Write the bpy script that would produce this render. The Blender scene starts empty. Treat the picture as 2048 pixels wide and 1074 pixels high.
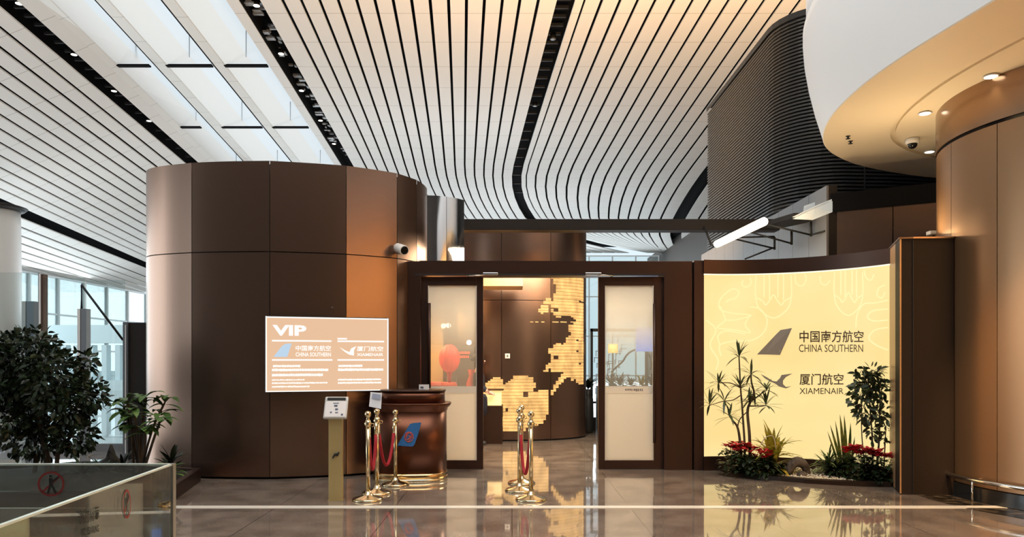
import bpy, math, random
from mathutils import Vector, Matrix
random.seed(7)
S = bpy.context.scene
COL = S.collection
F, HZ, CX, EYE = 1450.0, 720.0, 1024.0, 1.5      # focal length in px, horizon row, optical centre column, eye height

# ---------------------------------------------------------------- camera, sky, exposure
cam_d = bpy.data.cameras.new('camera'); cam = bpy.data.objects.new('camera', cam_d); COL.objects.link(cam)
cam_d.sensor_width = 36; cam_d.lens = F / 2048 * 36; cam_d.shift_y = (HZ - 537) / 2048
cam_d.clip_end = 400
cam.location = (0, 0, EYE); cam.rotation_euler = (math.pi / 2, 0, 0)
S.camera = cam
S.view_settings.view_transform = 'Standard'; S.view_settings.look = 'None'
S.view_settings.gamma = 1; S.view_settings.use_curve_mapping = False
S.view_settings.exposure = 0.0

w = bpy.data.worlds.new('sky'); S.world = w; w.use_nodes = True
nt = w.node_tree; bg = nt.nodes['Background']
bg.inputs[1].default_value = 1.0
_tc = nt.nodes.new('ShaderNodeTexCoord'); _sx = nt.nodes.new('ShaderNodeSeparateXYZ'); _cr = nt.nodes.new('ShaderNodeValToRGB')
nt.links.new(_tc.outputs['Generated'], _sx.inputs[0]); nt.links.new(_sx.outputs['Z'], _cr.inputs[0]); nt.links.new(_cr.outputs[0], bg.inputs[0])
_cr.color_ramp.elements[0].position = 0; _cr.color_ramp.elements[0].color = (.70, .86, .93, 1)
_cr.color_ramp.elements[1].position = .5; _cr.color_ramp.elements[1].color = (1.0, 1.08, 1.15, 1)

def lamp(name, kind, loc, target, energy, color, size=1.0, size_y=None, spot=60, blend=0.6):
    d = bpy.data.lights.new(name, kind); d.energy = energy; d.color = color
    if kind == 'AREA':
        d.shape = 'RECTANGLE'; d.size = size; d.size_y = size_y or size
    if kind == 'SPOT':
        d.spot_size = math.radians(spot); d.spot_blend = blend; d.shadow_soft_size = size
    if kind == 'POINT': d.shadow_soft_size = size
    o = bpy.data.objects.new(name, d); COL.objects.link(o); o.location = loc
    v = Vector(target) - Vector(loc)
    o.rotation_euler = v.to_track_quat('-Z', 'Y').to_euler()
    return o
WARM = (1.0, 0.72, 0.38); AMBER = (1.0, 0.60, 0.24); COOL = (0.84, 0.94, 1.0)
# daylight through the tall glazing on the left and far end; plus an added overhead fill for the floor
lamp('daylight_left', 'AREA', (-25.5, 22, 4.5), (0, 22, 6), 4200, COOL, 44, 8)
lamp('daylight_far', 'AREA', (0, 66, 5), (0, 30, 8), 4200, COOL, 50, 9)
lamp('hall_floor_fill', 'AREA', (0, 3.5, 11.2), (0, 3.6, 0), 1100, (1, .95, .88), 10, 6)
# added lamps, out of sight, that give the vault its warm glow
lamp('vault_warm_fill', 'AREA', (0.6, 14.6, 4.4), (3.2, 21, 11), 1050, (1, .60, .28), 3, 1)
lamp('vault_warm_fill', 'AREA', (7.5, 14, 7.6), (8, 19, 11), 650, (1, .64, .33), 3, 1)
for _x, _y, _z, _e in ((-3.2, 10.2, 4.3, 60), (-12, 15, 3, 170), (-16, 30, 2.5, 150), (-2, 31, 3, 260), (1, 45, 3, 230), (-14, 48, 3, 130)):
    lamp('vault_cool_fill', 'AREA', (_x, _y, _z), (_x, _y + .5, 12), _e, (.96, .98, 1.0), 2.5, 2.5)  # added cool fill that brightens the slats, no fixtures modelled
# lounge interior and hall downlights
# flood lamp on the pier top
lamp('pier_uplight', 'AREA', (4.75, 8.5, 2.95), (4.6, 8.3, 4.4), 20, WARM, .3, .3)
lamp('lounge_light', 'AREA', (0.75, 11.6, 3.3), (0.75, 11.65, 0), 230, (1, .82, .58), 2.4, 1.6)
lamp('lounge_light', 'AREA', (-2.8, 13.2, 3.1), (-2.8, 13.25, 0), 330, AMBER, 1.8, 2.2)
# added lamps: a gold glow for the drum to mirror, a warm pool on the column
lamp('drum_glow_wash', 'AREA', (5.7, 1.6, 4.2), (6.9, 1.6, 1.8), 480, AMBER, 8, .4)
lamp('column_glow_spot', 'SPOT', (4.3, 4.9, 4.35), (5.35, 7.1, 1.45), 2200, AMBER, .08, spot=30, blend=1)  # added spot standing in for a gold reflection on the column
lamp('lounge_light', 'POINT', (-1.75, 12.3, 2.4), (0, 0, 0), 45, AMBER, .12)

# ---------------------------------------------------------------- helpers
def W(px, py, Y):
    return Vector(((px - CX) / F * Y, Y, EYE + (HZ - py) / F * Y))
def XP(px, Y): return (px - CX) / F * Y
def ZP(py, Y): return EYE + (HZ - py) / F * Y
def G(px, py):                                   # a point of the floor
    return W(px, py, F * EYE / (py - HZ))

MATS = {}
def mat(name, color=(.8, .8, .8), rough=.5, metal=0.0, emit=None, estr=1.0, spec=.5, alpha=None, trans=0.0, ior=1.45, coat=0.0, aniso=0.0):
    if name in MATS: return MATS[name]
    m = bpy.data.materials.new(name); m.use_nodes = True
    b = m.node_tree.nodes['Principled BSDF']
    b.inputs['Base Color'].default_value = (*color, 1); b.inputs['Roughness'].default_value = rough
    b.inputs['Metallic'].default_value = metal; b.inputs['Specular IOR Level'].default_value = spec
    b.inputs['Transmission Weight'].default_value = trans; b.inputs['IOR'].default_value = ior
    b.inputs['Coat Weight'].default_value = coat
    b.inputs['Anisotropic'].default_value = aniso
    if emit:
        b.inputs['Emission Color'].default_value = (*emit, 1); b.inputs['Emission Strength'].default_value = estr
    if alpha is not None: b.inputs['Alpha'].default_value = alpha
    MATS[name] = m; return m
def N(m, t, **kw):
    n = m.node_tree.nodes.new(t)
    for k, v in kw.items(): setattr(n, k, v)
    return n
def L(m, a, b): m.node_tree.links.new(a, b)
def noise_tint(m, c1, c2, scale=(8, 8, 8), detail=4, lo=.35, hi=.65, bump=0.0, rough=None):
    b = m.node_tree.nodes['Principled BSDF']
    tc = N(m, 'ShaderNodeTexCoord'); mp = N(m, 'ShaderNodeMapping'); mp.inputs['Scale'].default_value = scale
    nz = N(m, 'ShaderNodeTexNoise'); nz.inputs['Detail'].default_value = detail; nz.inputs['Scale'].default_value = 1
    cr = N(m, 'ShaderNodeValToRGB')
    cr.color_ramp.elements[0].position = lo; cr.color_ramp.elements[1].position = hi
    cr.color_ramp.elements[0].color = (*c1, 1); cr.color_ramp.elements[1].color = (*c2, 1)
    L(m, tc.outputs['Object'], mp.inputs['Vector']); L(m, mp.outputs[0], nz.inputs['Vector'])
    L(m, nz.outputs['Fac'], cr.inputs[0]); L(m, cr.outputs[0], b.inputs['Base Color'])
    if bump:
        bp = N(m, 'ShaderNodeBump'); bp.inputs['Strength'].default_value = bump; bp.inputs['Distance'].default_value = .01
        L(m, nz.outputs['Fac'], bp.inputs['Height']); L(m, bp.outputs[0], b.inputs['Normal'])
    return m

class MB:
    def __init__(s): s.v = []; s.f = []; s.sm = []
    def add(s, vs, fs, smooth=False):
        o = len(s.v); s.v += [tuple(v) for v in vs]
        for f in fs: s.f.append([i + o for i in f]); s.sm.append(smooth)
        return s
    def box(s, x0, x1, y0, y1, z0, z1, M=None):
        vs = [(x, y, z) for z in (z0, z1) for y in (y0, y1) for x in (x0, x1)]
        if M is not None: vs = [M @ Vector(v) for v in vs]
        return s.add(vs, [(0, 2, 3, 1), (4, 5, 7, 6), (0, 1, 5, 4), (2, 6, 7, 3), (0, 4, 6, 2), (1, 3, 7, 5)])
    def prism(s, poly, z0, z1, smooth=False, M=None):
        n = len(poly)
        vs = [(p[0], p[1], z0) for p in poly] + [(p[0], p[1], z1) for p in poly]
        if M is not None: vs = [M @ Vector(v) for v in vs]
        s.add(vs, [(i, (i + 1) % n, n + (i + 1) % n, n + i) for i in range(n)], smooth)
        return s.add(vs, [tuple(range(n))[::-1], tuple(range(n, 2 * n))])
    def tube(s, pts, r, n=8, caps=True, smooth=True):
        pts = [Vector(p) for p in pts]
        rs = r if isinstance(r, (list, tuple)) else [r] * len(pts)
        vs = []; prev = None
        for i, p in enumerate(pts):
            d = (pts[min(i + 1, len(pts) - 1)] - pts[max(i - 1, 0)])
            d = d.normalized() if d.length > 1e-9 else Vector((0, 0, 1))
            if prev is None:
                a = Vector((0, 0, 1)) if abs(d.z) < .9 else Vector((1, 0, 0))
                u = d.cross(a).normalized()
            else:
                u = (prev - d * prev.dot(d)).normalized()
            prev = u; v2 = d.cross(u)
            for k in range(n):
                t = 2 * math.pi * k / n
                vs.append(p + (u * math.cos(t) + v2 * math.sin(t)) * rs[i])
        fs = [(i * n + k, i * n + (k + 1) % n, (i + 1) * n + (k + 1) % n, (i + 1) * n + k) for i in range(len(pts) - 1) for k in range(n)]
        s.add(vs, fs, smooth)
        if caps: s.add(vs, [tuple(range(n))[::-1], tuple(range((len(pts) - 1) * n, len(pts) * n))])
        return s
    def lathe(s, prof, c=(0, 0, 0), n=24, smooth=True, M=None):
        vs = []
        for r, z in prof:
            for k in range(n):
                t = 2 * math.pi * k / n
                v = Vector((r * math.cos(t), r * math.sin(t), z))
                if M is not None: v = M @ v
                vs.append(v + Vector(c))
        m = len(prof)
        s.add(vs, [(i * n + k, i * n + (k + 1) % n, (i + 1) * n + (k + 1) % n, (i + 1) * n + k) for i in range(m - 1) for k in range(n)], smooth)
        return s.add(vs, [tuple(range(n))[::-1], tuple(range((m - 1) * n, m * n))])
    def grid(s, rows, smooth=True):                # rows: equal-length lists of points
        nr, nc = len(rows), len(rows[0])
        return s.add([p for r in rows for p in r], [(i * nc + j, i * nc + j + 1, (i + 1) * nc + j + 1, (i + 1) * nc + j) for i in range(nr - 1) for j in range(nc - 1)], smooth)
    def sphere(s, c, r, n=12, m=8, sc=(1, 1, 1), M=None):
        prof = [(max(1e-4, r * math.sin(math.pi * i / m)), -r * math.cos(math.pi * i / m)) for i in range(m + 1)]
        T = Matrix.Diagonal((*sc, 1)) if M is None else M @ Matrix.Diagonal((*sc, 1))
        return s.lathe(prof, c, n, True, T)
    def build(s, name, m, parent=None, bevel=0.0, kind=None, fixn=True):
        me = bpy.data.meshes.new(name)
        org = Vector((0, 0, 0))
        if parent is not None: org = world_loc(parent)
        me.from_pydata([Vector(v) - org for v in s.v], [], s.f)
        me.polygons.foreach_set('use_smooth', s.sm)
        me.update()
        o = bpy.data.objects.new(name, me); COL.objects.link(o)
        for mm in (m if isinstance(m, (list, tuple)) else [m]): me.materials.append(mm)
        if fixn:
            import bmesh
            bm = bmesh.new(); bm.from_mesh(me)
            bmesh.ops.remove_doubles(bm, verts=bm.verts, dist=1e-5)
            bmesh.ops.recalc_face_normals(bm, faces=bm.faces); bm.to_mesh(me); bm.free()
        if bevel:
            b = o.modifiers.new('bevel', 'BEVEL'); b.width = bevel; b.segments = 2; b.limit_method = 'ANGLE'
        if parent is not None: o.parent = parent
        if kind: o['kind'] = kind
        return o
def world_loc(o):
    p = Vector(o.location)
    while o.parent is not None: o = o.parent; p = p + Vector(o.location)
    return p
def thing(name, label, cat, loc=(0, 0, 0), group=None):
    o = bpy.data.objects.new(name, None); COL.objects.link(o); o.location = loc; o.empty_display_size = .1
    return tag(o, label, cat, group)
def tag(o, label, cat, group=None, kind=None):
    if label: o['label'] = label
    if cat: o['category'] = cat
    if group: o['group'] = group
    if kind: o['kind'] = kind
    return o
def dup(root, loc, label=None, group=None, rotz=None):
    r = root.copy(); COL.objects.link(r); r.location = loc
    if rotz is not None: r.rotation_euler.z = rotz
    if label: r['label'] = label
    if group: r['group'] = group
    for ch in list(root.children):
        c = ch.copy(); COL.objects.link(c); c.parent = r
        for g in ch.children:
            d = g.copy(); COL.objects.link(d); d.parent = c
    return r
def interp(x, xs, ys):
    if x <= xs[0]: return ys[0]
    for i in range(len(xs) - 1):
        if x <= xs[i + 1]:
            t = (x - xs[i]) / (xs[i + 1] - xs[i]); return ys[i] + (ys[i + 1] - ys[i]) * t
    return ys[-1]
def text_mesh(body, size, bold=False, width=None, fat=.012):
    """flat outline text as (verts, faces) in its own x-y plane, lower left at the origin, scaled to height/width"""
    c = bpy.data.curves.new('t', 'FONT'); c.body = body; c.size = 1; c.resolution_u = 3
    c.offset = fat if bold else 0
    o = bpy.data.objects.new('t', c); COL.objects.link(o)
    dg = bpy.context.evaluated_depsgraph_get(); me = bpy.data.meshes.new_from_object(o.evaluated_get(dg))
    vs = [Vector(v.co) for v in me.vertices]; fs = [tuple(p.vertices) for p in me.polygons]
    bpy.data.objects.remove(o); bpy.data.curves.remove(c); bpy.data.meshes.remove(me)
    x0 = min(v.x for v in vs); x1 = max(v.x for v in vs); y0 = min(v.y for v in vs); y1 = max(v.y for v in vs)
    sy = size / (y1 - y0); sx = sy if width is None else width / (x1 - x0)
    return [((v.x - x0) * sx, (v.y - y0) * sy) for v in vs], fs

# ---------------------------------------------------------------- materials
def brushed(name, color, rough=.34, metal=.85):
    m = mat(name, color, rough, metal)
    b = m.node_tree.nodes['Principled BSDF']
    tc = N(m, 'ShaderNodeTexCoord'); mp = N(m, 'ShaderNodeMapping'); mp.inputs['Scale'].default_value = (120, 120, .8)
    nz = N(m, 'ShaderNodeTexNoise'); nz.inputs['Detail'].default_value = 3
    L(m, tc.outputs['Object'], mp.inputs[0]); L(m, mp.outputs[0], nz.inputs['Vector'])
    mr = N(m, 'ShaderNodeMapRange'); mr.inputs['To Min'].default_value = rough - .004; mr.inputs['To Max'].default_value = rough + .006
    L(m, nz.outputs['Fac'], mr.inputs['Value']); L(m, mr.outputs[0], b.inputs['Roughness'])
    return m
M_brown = brushed('bronze_panel', (0.25, 0.160, 0.120), .27, .95)
M_dkbrown = brushed('dark_bronze', (0.062, 0.034, 0.026), .38, .7)
M_seam = mat('seam_black', (.012, .009, .008), .6)
M_black = mat('black_paint', (.012, .012, .012), .55)
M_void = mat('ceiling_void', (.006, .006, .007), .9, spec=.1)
M_white = mat('white_panel', (.80, .80, .79), .45)
M_chrome = mat('chrome', (.75, .73, .68), .14, 1.0)
M_steel = mat('steel', (.55, .56, .58), .3, 1.0)
M_gold = mat('polished_brass', (.66, .54, .34), .18, 1.0)
M_goldpaint = mat('champagne_paint', (.52, .42, .20), .4, .55)
M_lamp = mat('lamp_face', (1, 1, 1), .5, emit=(1, .93, .8), estr=4)
M_coolglass_frame = mat('mullion', (.45, .50, .53), .4, .6)
M_greyframe = mat('grey_post', (.20, .22, .25), .4, .5)

def ceiling_mat():
    m = mat('ceiling_strip', (.80, .79, .76), .5, spec=.3)
    b = m.node_tree.nodes['Principled BSDF']
    tc = N(m, 'ShaderNodeTexCoord'); sx = N(m, 'ShaderNodeSeparateXYZ'); L(m, tc.outputs['Object'], sx.inputs[0])
    dv = N(m, 'ShaderNodeMath', operation='DIVIDE'); dv.inputs[1].default_value = 1.9
    fr = N(m, 'ShaderNodeMath', operation='FRACT'); lt = N(m, 'ShaderNodeMath', operation='LESS_THAN'); lt.inputs[1].default_value = .014
    L(m, sx.outputs['Y'], dv.inputs[0]); L(m, dv.outputs[0], fr.inputs[0]); L(m, fr.outputs[0], lt.inputs[0])
    mx = N(m, 'ShaderNodeMix', data_type='RGBA'); mx.inputs[6].default_value = (.80, .79, .76, 1); mx.inputs[7].default_value = (.5, .48, .45, 1)
    L(m, lt.outputs[0], mx.inputs[0]); L(m, mx.outputs[2], b.inputs['Base Color'])
    return m
M_ceil = ceiling_mat()

def floor_mat():
    m = mat('polished_granite', (.2, .16, .13), .06, spec=.9, ior=1.75, coat=.55)
    m.node_tree.nodes['Principled BSDF'].inputs['Coat Roughness'].default_value = .015
    b = m.node_tree.nodes['Principled BSDF']
    tc = N(m, 'ShaderNodeTexCoord')
    nz = N(m, 'ShaderNodeTexNoise'); nz.inputs['Scale'].default_value = 55; nz.inputs['Detail'].default_value = 5
    n2 = N(m, 'ShaderNodeTexNoise'); n2.inputs['Scale'].default_value = 3.0; n2.inputs['Detail'].default_value = 6
    L(m, tc.outputs['Object'], nz.inputs['Vector']); L(m, tc.outputs['Object'], n2.inputs['Vector'])
    ad = N(m, 'ShaderNodeMath', operation='MULTIPLY_ADD'); ad.inputs[1].default_value = .5
    hf = N(m, 'ShaderNodeMath', operation='MULTIPLY'); hf.inputs[1].default_value = .5
    L(m, n2.outputs['Fac'], hf.inputs[0]); L(m, nz.outputs['Fac'], ad.inputs[0]); L(m, hf.outputs[0], ad.inputs[2])
    cr = N(m, 'ShaderNodeValToRGB'); e = cr.color_ramp.elements
    e[0].position = .36; e[0].color = (.125, .096, .08, 1); e[1].position = .64; e[1].color = (.35, .29, .245, 1)
    L(m, ad.outputs[0], cr.inputs[0])
    bk = N(m, 'ShaderNodeTexBrick'); bk.offset = 0; bk.inputs['Scale'].default_value = 1
    bk.inputs['Brick Width'].default_value = 1.2; bk.inputs['Row Height'].default_value = 1.2; bk.inputs['Mortar Size'].default_value = .004
    bk.inputs['Mortar Smooth'].default_value = 0
    L(m, tc.outputs['Object'], bk.inputs['Vector'])
    mx = N(m, 'ShaderNodeMix', data_type='RGBA'); mx.inputs[7].default_value = (.05, .04, .035, 1)
    L(m, bk.outputs['Fac'], mx.inputs[0]); L(m, cr.outputs[0], mx.inputs[6]); L(m, mx.outputs[2], b.inputs['Base Color'])
    bp = N(m, 'ShaderNodeBump'); bp.inputs['Strength'].default_value = .035; bp.inputs['Distance'].default_value = .02
    n3 = N(m, 'ShaderNodeTexNoise'); n3.inputs['Scale'].default_value = 5; L(m, tc.outputs['Object'], n3.inputs['Vector'])
    L(m, n3.outputs['Fac'], bp.inputs['Height']); L(m, bp.outputs[0], b.inputs['Normal'])
    return m
M_floor = floor_mat()
def glass(name, tint=(.85, .95, .95), refl=.10, rough=0.0):
    m = bpy.data.materials.new(name); m.use_nodes = True; n = m.node_tree; n.nodes.clear()
    out = n.nodes.new('ShaderNodeOutputMaterial'); mix = n.nodes.new('ShaderNodeMixShader')
    tr = n.nodes.new('ShaderNodeBsdfTransparent'); tr.inputs[0].default_value = (*tint, 1)
    gl = n.nodes.new('ShaderNodeBsdfGlossy'); gl.inputs['Roughness'].default_value = rough
    lw = n.nodes.new('ShaderNodeLayerWeight'); lw.inputs[0].default_value = .35
    ma = n.nodes.new('ShaderNodeMath'); ma.operation = 'MULTIPLY_ADD'; ma.inputs[1].default_value = .6; ma.inputs[2].default_value = refl * .5
    n.links.new(lw.outputs['Fresnel'], ma.inputs[0]); n.links.new(ma.outputs[0], mix.inputs[0])
    n.links.new(tr.outputs[0], mix.inputs[1]); n.links.new(gl.outputs[0], mix.inputs[2]); n.links.new(mix.outputs[0], out.inputs[0])
    return m
M_glass = glass('clear_glass', (.93, .975, .975), .08)
M_glassgreen = glass('greenish_glass', (.78, .89, .86), .42)
def translucent(name, color):
    m = bpy.data.materials.new(name); m.use_nodes = True; n = m.node_tree; n.nodes.clear()
    out = n.nodes.new('ShaderNodeOutputMaterial'); mix = n.nodes.new('ShaderNodeMixShader'); mix.inputs[0].default_value = .35
    t = n.nodes.new('ShaderNodeBsdfTranslucent'); t.inputs[0].default_value = (*color, 1)
    d = n.nodes.new('ShaderNodeBsdfDiffuse'); d.inputs[0].default_value = (*color, 1)
    n.links.new(t.outputs[0], mix.inputs[1]); n.links.new(d.outputs[0], mix.inputs[2]); n.links.new(mix.outputs[0], out.inputs[0])
    return m
M_skyglass = translucent('frosted_skylight_glass', (.92, .96, .97))
# ================================================================ the hall: floor, far glazing, ceiling
MB().box(-30, 14, -12, 75, -.2, 0).build('floor', M_floor, kind='structure')
st = MB().box(-6, 6.2, 7.335, 7.45, -.01, .004).build('trim_1', mat('pale_joint_strip', (.82, .80, .74), .2, .0), kind='structure')
M_hallwall = mat('hall_plaster', (.10, .085, .075), .6)
MB().box(-30, 14, -12.3, -12, 0, 12).build('wall_back', M_hallwall, kind='structure')
MB().box(14, 14.3, -12, 75, 0, 12).build('wall_right', M_hallwall, kind='structure')
MB().box(-30, 14, -12, 6.9, 11.5, 11.7).build('ceiling', M_white, kind='structure')

M_drumglow = mat('drum_glow_plaster', (.74, .58, .38), .5)
MB().box(6.9, 7.1, -4, 6.0, 0, 4.43).build('wall_right', M_drumglow, kind='structure')  # added unseen wall, lit so that the drum reflects gold
HC = 10.0
def vault(px, py):
    """where the sight line through a point of the vault meets it: level over the middle, sloping down on the left"""
    a, b = (px - CX) / F, (HZ - py) / F
    Y = HC / b
    if a * Y < -13: Y = (HC + .4 * 13) / (b - .4 * a)
    return Vector((a * Y, Y, EYE + b * Y))
def run_x(x0, y, vp):
    return x0 + (vp - x0) * y / HZ
def mid_x(x0, y):
    vp = 925 + (((max(0, x0 - 1170)) / 400) ** 1.5 * 130)
    A = interp(x0, [500, 620, 897, 1132, 1169, 1300, 1601, 1800], [14, 20, 35, 51, 58, 50, 18, 8])
    t = max(0, (y - 330) / 105)
    bend = A * (t * t + (6 * (t - 1) ** 2 if t > 1 else 0))
    return run_x(x0, y, vp) + bend
YS = [-1400, -900, -500, -250, -120, 0, 60, 120, 180, 240, 290, 330, 352, 374, 396, 416, 436, 456, 472, 486, 498, 506]
YS_L = [-1400, -900, -500, -250, -120, 0, 80, 160, 240, 320, 400, 460, 500, 530, 552, 570, 585]
def strip(mb, fa, fb, ys, th=.05, gap=.088, ga=None, gb=None):
    """one ceiling slat between two lines; fa, fb give the line's column at a row"""
    rows = []
    ga = gap if ga is None else ga; gb = gap if gb is None else gb
    for y in ys:
        xa, xb = fa(y), fb(y)
        p = vault(xa + (xb - xa) * ga, y); q = vault(xb - (xb - xa) * gb, y)
        up = Vector((0, 0, th))
        rows.append([p + up, p, q, q + up])
    mb.grid(rows, False)
def line_mid(x0): return lambda y: mid_x(x0, y)
def line_vp(x0, vp): return lambda y: run_x(x0, y, vp)

slats = MB()
left_of_slot = [477 + 43] + [565, 602, 639, 676, 713, 749.5, 786, 823, 860, 897, 933, 969, 1005, 1040, 1077, 1114]
right_of_slot = [1151, 1169, 1204, 1241, 1276, 1311, 1349, 1386, 1421, 1458, 1494, 1529, 1565, 1601, 1638, 1674]
second_slot = [1712, 1750, 1790, 1830, 1870, 1910, 1950, 1990, 2030, 2070, 2110]
for grp in (left_of_slot, right_of_slot, second_slot):
    for a, b in zip(grp, grp[1:]):
        first, last = a == grp[0], b == grp[-1]
        strip(slats, line_mid(a), line_mid(b), YS, ga=0 if first else None, gb=0 if last else None)
left_lines = [(-18, 837), (-69, 830), (-125, 820), (-186, 812), (-244, 803), (-306, 795), (-368, 785), (-435, 775), (-504, 765), (-577, 755), (-652, 747), (-735, 740), (-815, 738), (-903, 738)]
left_lines2 = [(-1043, 745), (-1095, 705), (-1213, 702), (-1334, 700), (-1477, 700), (-1618, 698), (-1780, 696), (-1935, 694), (-2110, 690), (-2300, 688)]
for grp in (left_lines, left_lines2):
    for a, b in zip(grp, grp[1:]):
        strip(slats, line_vp(*b), line_vp(*a), YS_L, gb=0 if a == grp[0] else None, ga=0 if b == grp[-1] else None, gap=.10)
# flush borders beside the rooflights
strip(slats, line_vp(33, 838), line_vp(78, 838), YS, gap=0)
strip(slats, line_vp(452, 925), line_vp(477, 925), YS, gap=0)
slats.build('ceiling', M_ceil, kind='structure', fixn=False)
# dark void above the slots
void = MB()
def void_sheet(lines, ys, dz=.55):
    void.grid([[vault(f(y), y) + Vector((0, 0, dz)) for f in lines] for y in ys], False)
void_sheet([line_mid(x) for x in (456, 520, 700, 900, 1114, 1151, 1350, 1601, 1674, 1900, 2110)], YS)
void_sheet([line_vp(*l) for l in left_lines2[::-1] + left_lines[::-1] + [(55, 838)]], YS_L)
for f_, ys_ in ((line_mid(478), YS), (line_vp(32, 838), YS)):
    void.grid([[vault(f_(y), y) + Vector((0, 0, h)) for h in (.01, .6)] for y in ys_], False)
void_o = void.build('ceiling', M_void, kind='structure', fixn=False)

# rooflights: three bays between flush girders, each with a sloping white reflector and frosted glazing above
lines3 = [(78, 838), (189, 852), (322, 902), (452, 925)]
def sec(rows): return rows
M_refl = mat('reflector_panel', (.86, .86, .83), .5)
_b = M_refl.node_tree.nodes['Principled BSDF']
_tc = N(M_refl, 'ShaderNodeTexCoord'); _sx = N(M_refl, 'ShaderNodeSeparateXYZ'); L(M_refl, _tc.outputs['Object'], _sx.inputs[0])
_dv = N(M_refl, 'ShaderNodeMath', operation='DIVIDE'); _dv.inputs[1].default_value = 1.625
_fr = N(M_refl, 'ShaderNodeMath', operation='FRACT'); _lt = N(M_refl, 'ShaderNodeMath', operation='LESS_THAN'); _lt.inputs[1].default_value = .02
L(M_refl, _sx.outputs['Y'], _dv.inputs[0]); L(M_refl, _dv.outputs[0], _fr.inputs[0]); L(M_refl, _fr.outputs[0], _lt.inputs[0])
_mx = N(M_refl, 'ShaderNodeMix', data_type='RGBA'); _mx.inputs[6].default_value = (.82, .82, .79, 1); _mx.inputs[7].default_value = (.6, .6, .58, 1)
L(M_refl, _lt.outputs[0], _mx.inputs[0]); L(M_refl, _mx.outputs[2], _b.inputs['Base Color'])
M_skyfab = translucent('translucent_fabric', (.95, .93, .88))
ysk = [-900, -500, -250, -120, 0, 60, 120, 180, 240, 290, 330, 360, 390]
for k in range(3):
    fa, fb = line_vp(*lines3[k]), line_vp(*lines3[k + 1])
    fl = MB(); gl = MB(); r1 = []; r15 = []; r2 = []; bl = []
    for y in ysk:
        xa, xb = fa(y), fb(y)
        g0 = .018 if k else 0
        p0 = vault(xa + (xb - xa) * g0, y); p1 = vault(xa + (xb - xa) * .2, y); p2 = vault(xb - (xb - xa) * (.018 if k < 2 else 0), y)
        up = lambda h: Vector((0, 0, h))
        d = p2 - p1
        r1.append([p0 + up(.06), p0, p1, p1 + d * .02 + up(.012)])
        r15.append([p1 + d * .02 + up(.012), p1 + d * .5 + up(.34)])
        r2.append([p1 + d * .5 + up(.34), p2 + up(.62), p2 + up(.02)])
        if k < 2:
            e = vault(xb + (xb - xa) * .03, y); bl.append([p2 + up(.02), e + up(.02)])
    fl.grid(r1, False)
    root = fl.build('window_%d' % (k + 1), M_refl, kind='structure', fixn=False)
    gl.grid(r2, False); gl.build('skylight_pane', M_skyglass, root, fixn=False)
    MB().grid(r15, False).build('fabric_panel', M_skyfab, root, fixn=False)
    if bl: MB().grid(bl, False).build('black_joint', M_void, root, fixn=False)
    for yb in (132, 255, 338):
        xa, xb = fa(yb), fb(yb)
        x1, x2 = xa + (xb - xa) * .19, xb - (xb - xa) * .03
        p, q = vault(x1, yb), vault(x2, yb)
        MB().box(p.x, q.x, p.y - .085, p.y + .085, p.z - .02, p.z + .035).build('cross_bar', M_void, root)
        m = (p + q) / 2
        pm = (x1 + x2) / 2; pts = []
        for j in range(6):
            yy = yb - (54 - .1 * yb) * j / 5; a_, b_ = fa(yy), fb(yy); u_ = ((pm - a_) / (b_ - a_) - .2) / .77
            hh = .68 * u_ if u_ < .5 else .34 + .56 * (u_ - .5)
            pts.append(vault(pm, yy) + Vector((0, 0, max(0, hh) - .03)))
        MB().tube(pts, .014, 5).build('joint_line', M_greyframe, root)

# spotlights sunk in the black slots
def slot_light(px, py, label, grp, on=True, dz=.12):
    p = vault(px, py) + Vector((0, 0, dz)); s = p.y / F
    t = thing('recessed_spotlight', label, 'spotlight', p, grp)
    MB().lathe([(.09, .14), (.10, .02), (.10, .004)], p, 12).build('housing', M_black, t)
    MB().lathe([(.001, -.004), (.09, -.004), (.09, .003), (.001, .003)], p, 12).build('lens', M_lamp if on else M_greyframe, t)
for i, (a, b) in enumerate([(38, 16), (148, 117), (228, 189), (298, 248)]):
    slot_light(a, b, ['topmost', 'second from the top', 'third from the top', 'lowest'][i] + ' lit spotlight in the black slot left of the rooflights', 'spotlights in the left ceiling slot')
for i, (a, b) in enumerate([(513, 20), (562, 115), (603, 188), (641, 247), (668, 293)]):
    slot_light(a, b, ['topmost', 'second from the top', 'third from the top', 'fourth from the top', 'lowest'][i] + ' lit spotlight in the black slot right of the rooflights', 'spotlights in the slot beside the slats')
for i, (a, b) in enumerate([(1106, 86), (1070, 218)]):
    slot_light(a, b, ['upper', 'lower'][i] + ' dim spotlight in the black slot across the warm slats', 'spotlights in the middle slot', on=False)

# pipes and fittings glimpsed inside the slots
rs = random.Random(21)
M_fit = mat('slot_fittings', (.30, .31, .32), .4, .3); M_rib = mat('slot_ribs', (.018, .018, .019), .6)
ft = MB()
for i in range(70):
    y = rs.uniform(-20, 325); x0 = rs.uniform(487, 512); q = vault(mid_x(x0, y), y) + Vector((0, 0, rs.uniform(.12, .4)))
    a_, b_, c_ = rs.uniform(.02, .16), rs.uniform(.02, .12), rs.uniform(.01, .04); ft.box(q.x - a_, q.x + a_, q.y - b_, q.y + b_, q.z - c_, q.z + c_, None)
ft.build('slot_fittings', M_fit, void_o)
rb = MB()
for i in range(26):
    y = -30 + 17 * i
    for fl_, fr_2 in ((line_vp(-16, 837), line_vp(31, 838)), (line_mid(1116), line_mid(1149))):
        if fl_ and y < 430:
            a_, b_ = vault(fl_(y), y), vault(fr_2(y), y); rb.box(a_.x, b_.x, a_.y - .04, a_.y + .04, a_.z + .30, a_.z + .38)
rb.build('slot_ribs', M_rib, void_o)

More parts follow.
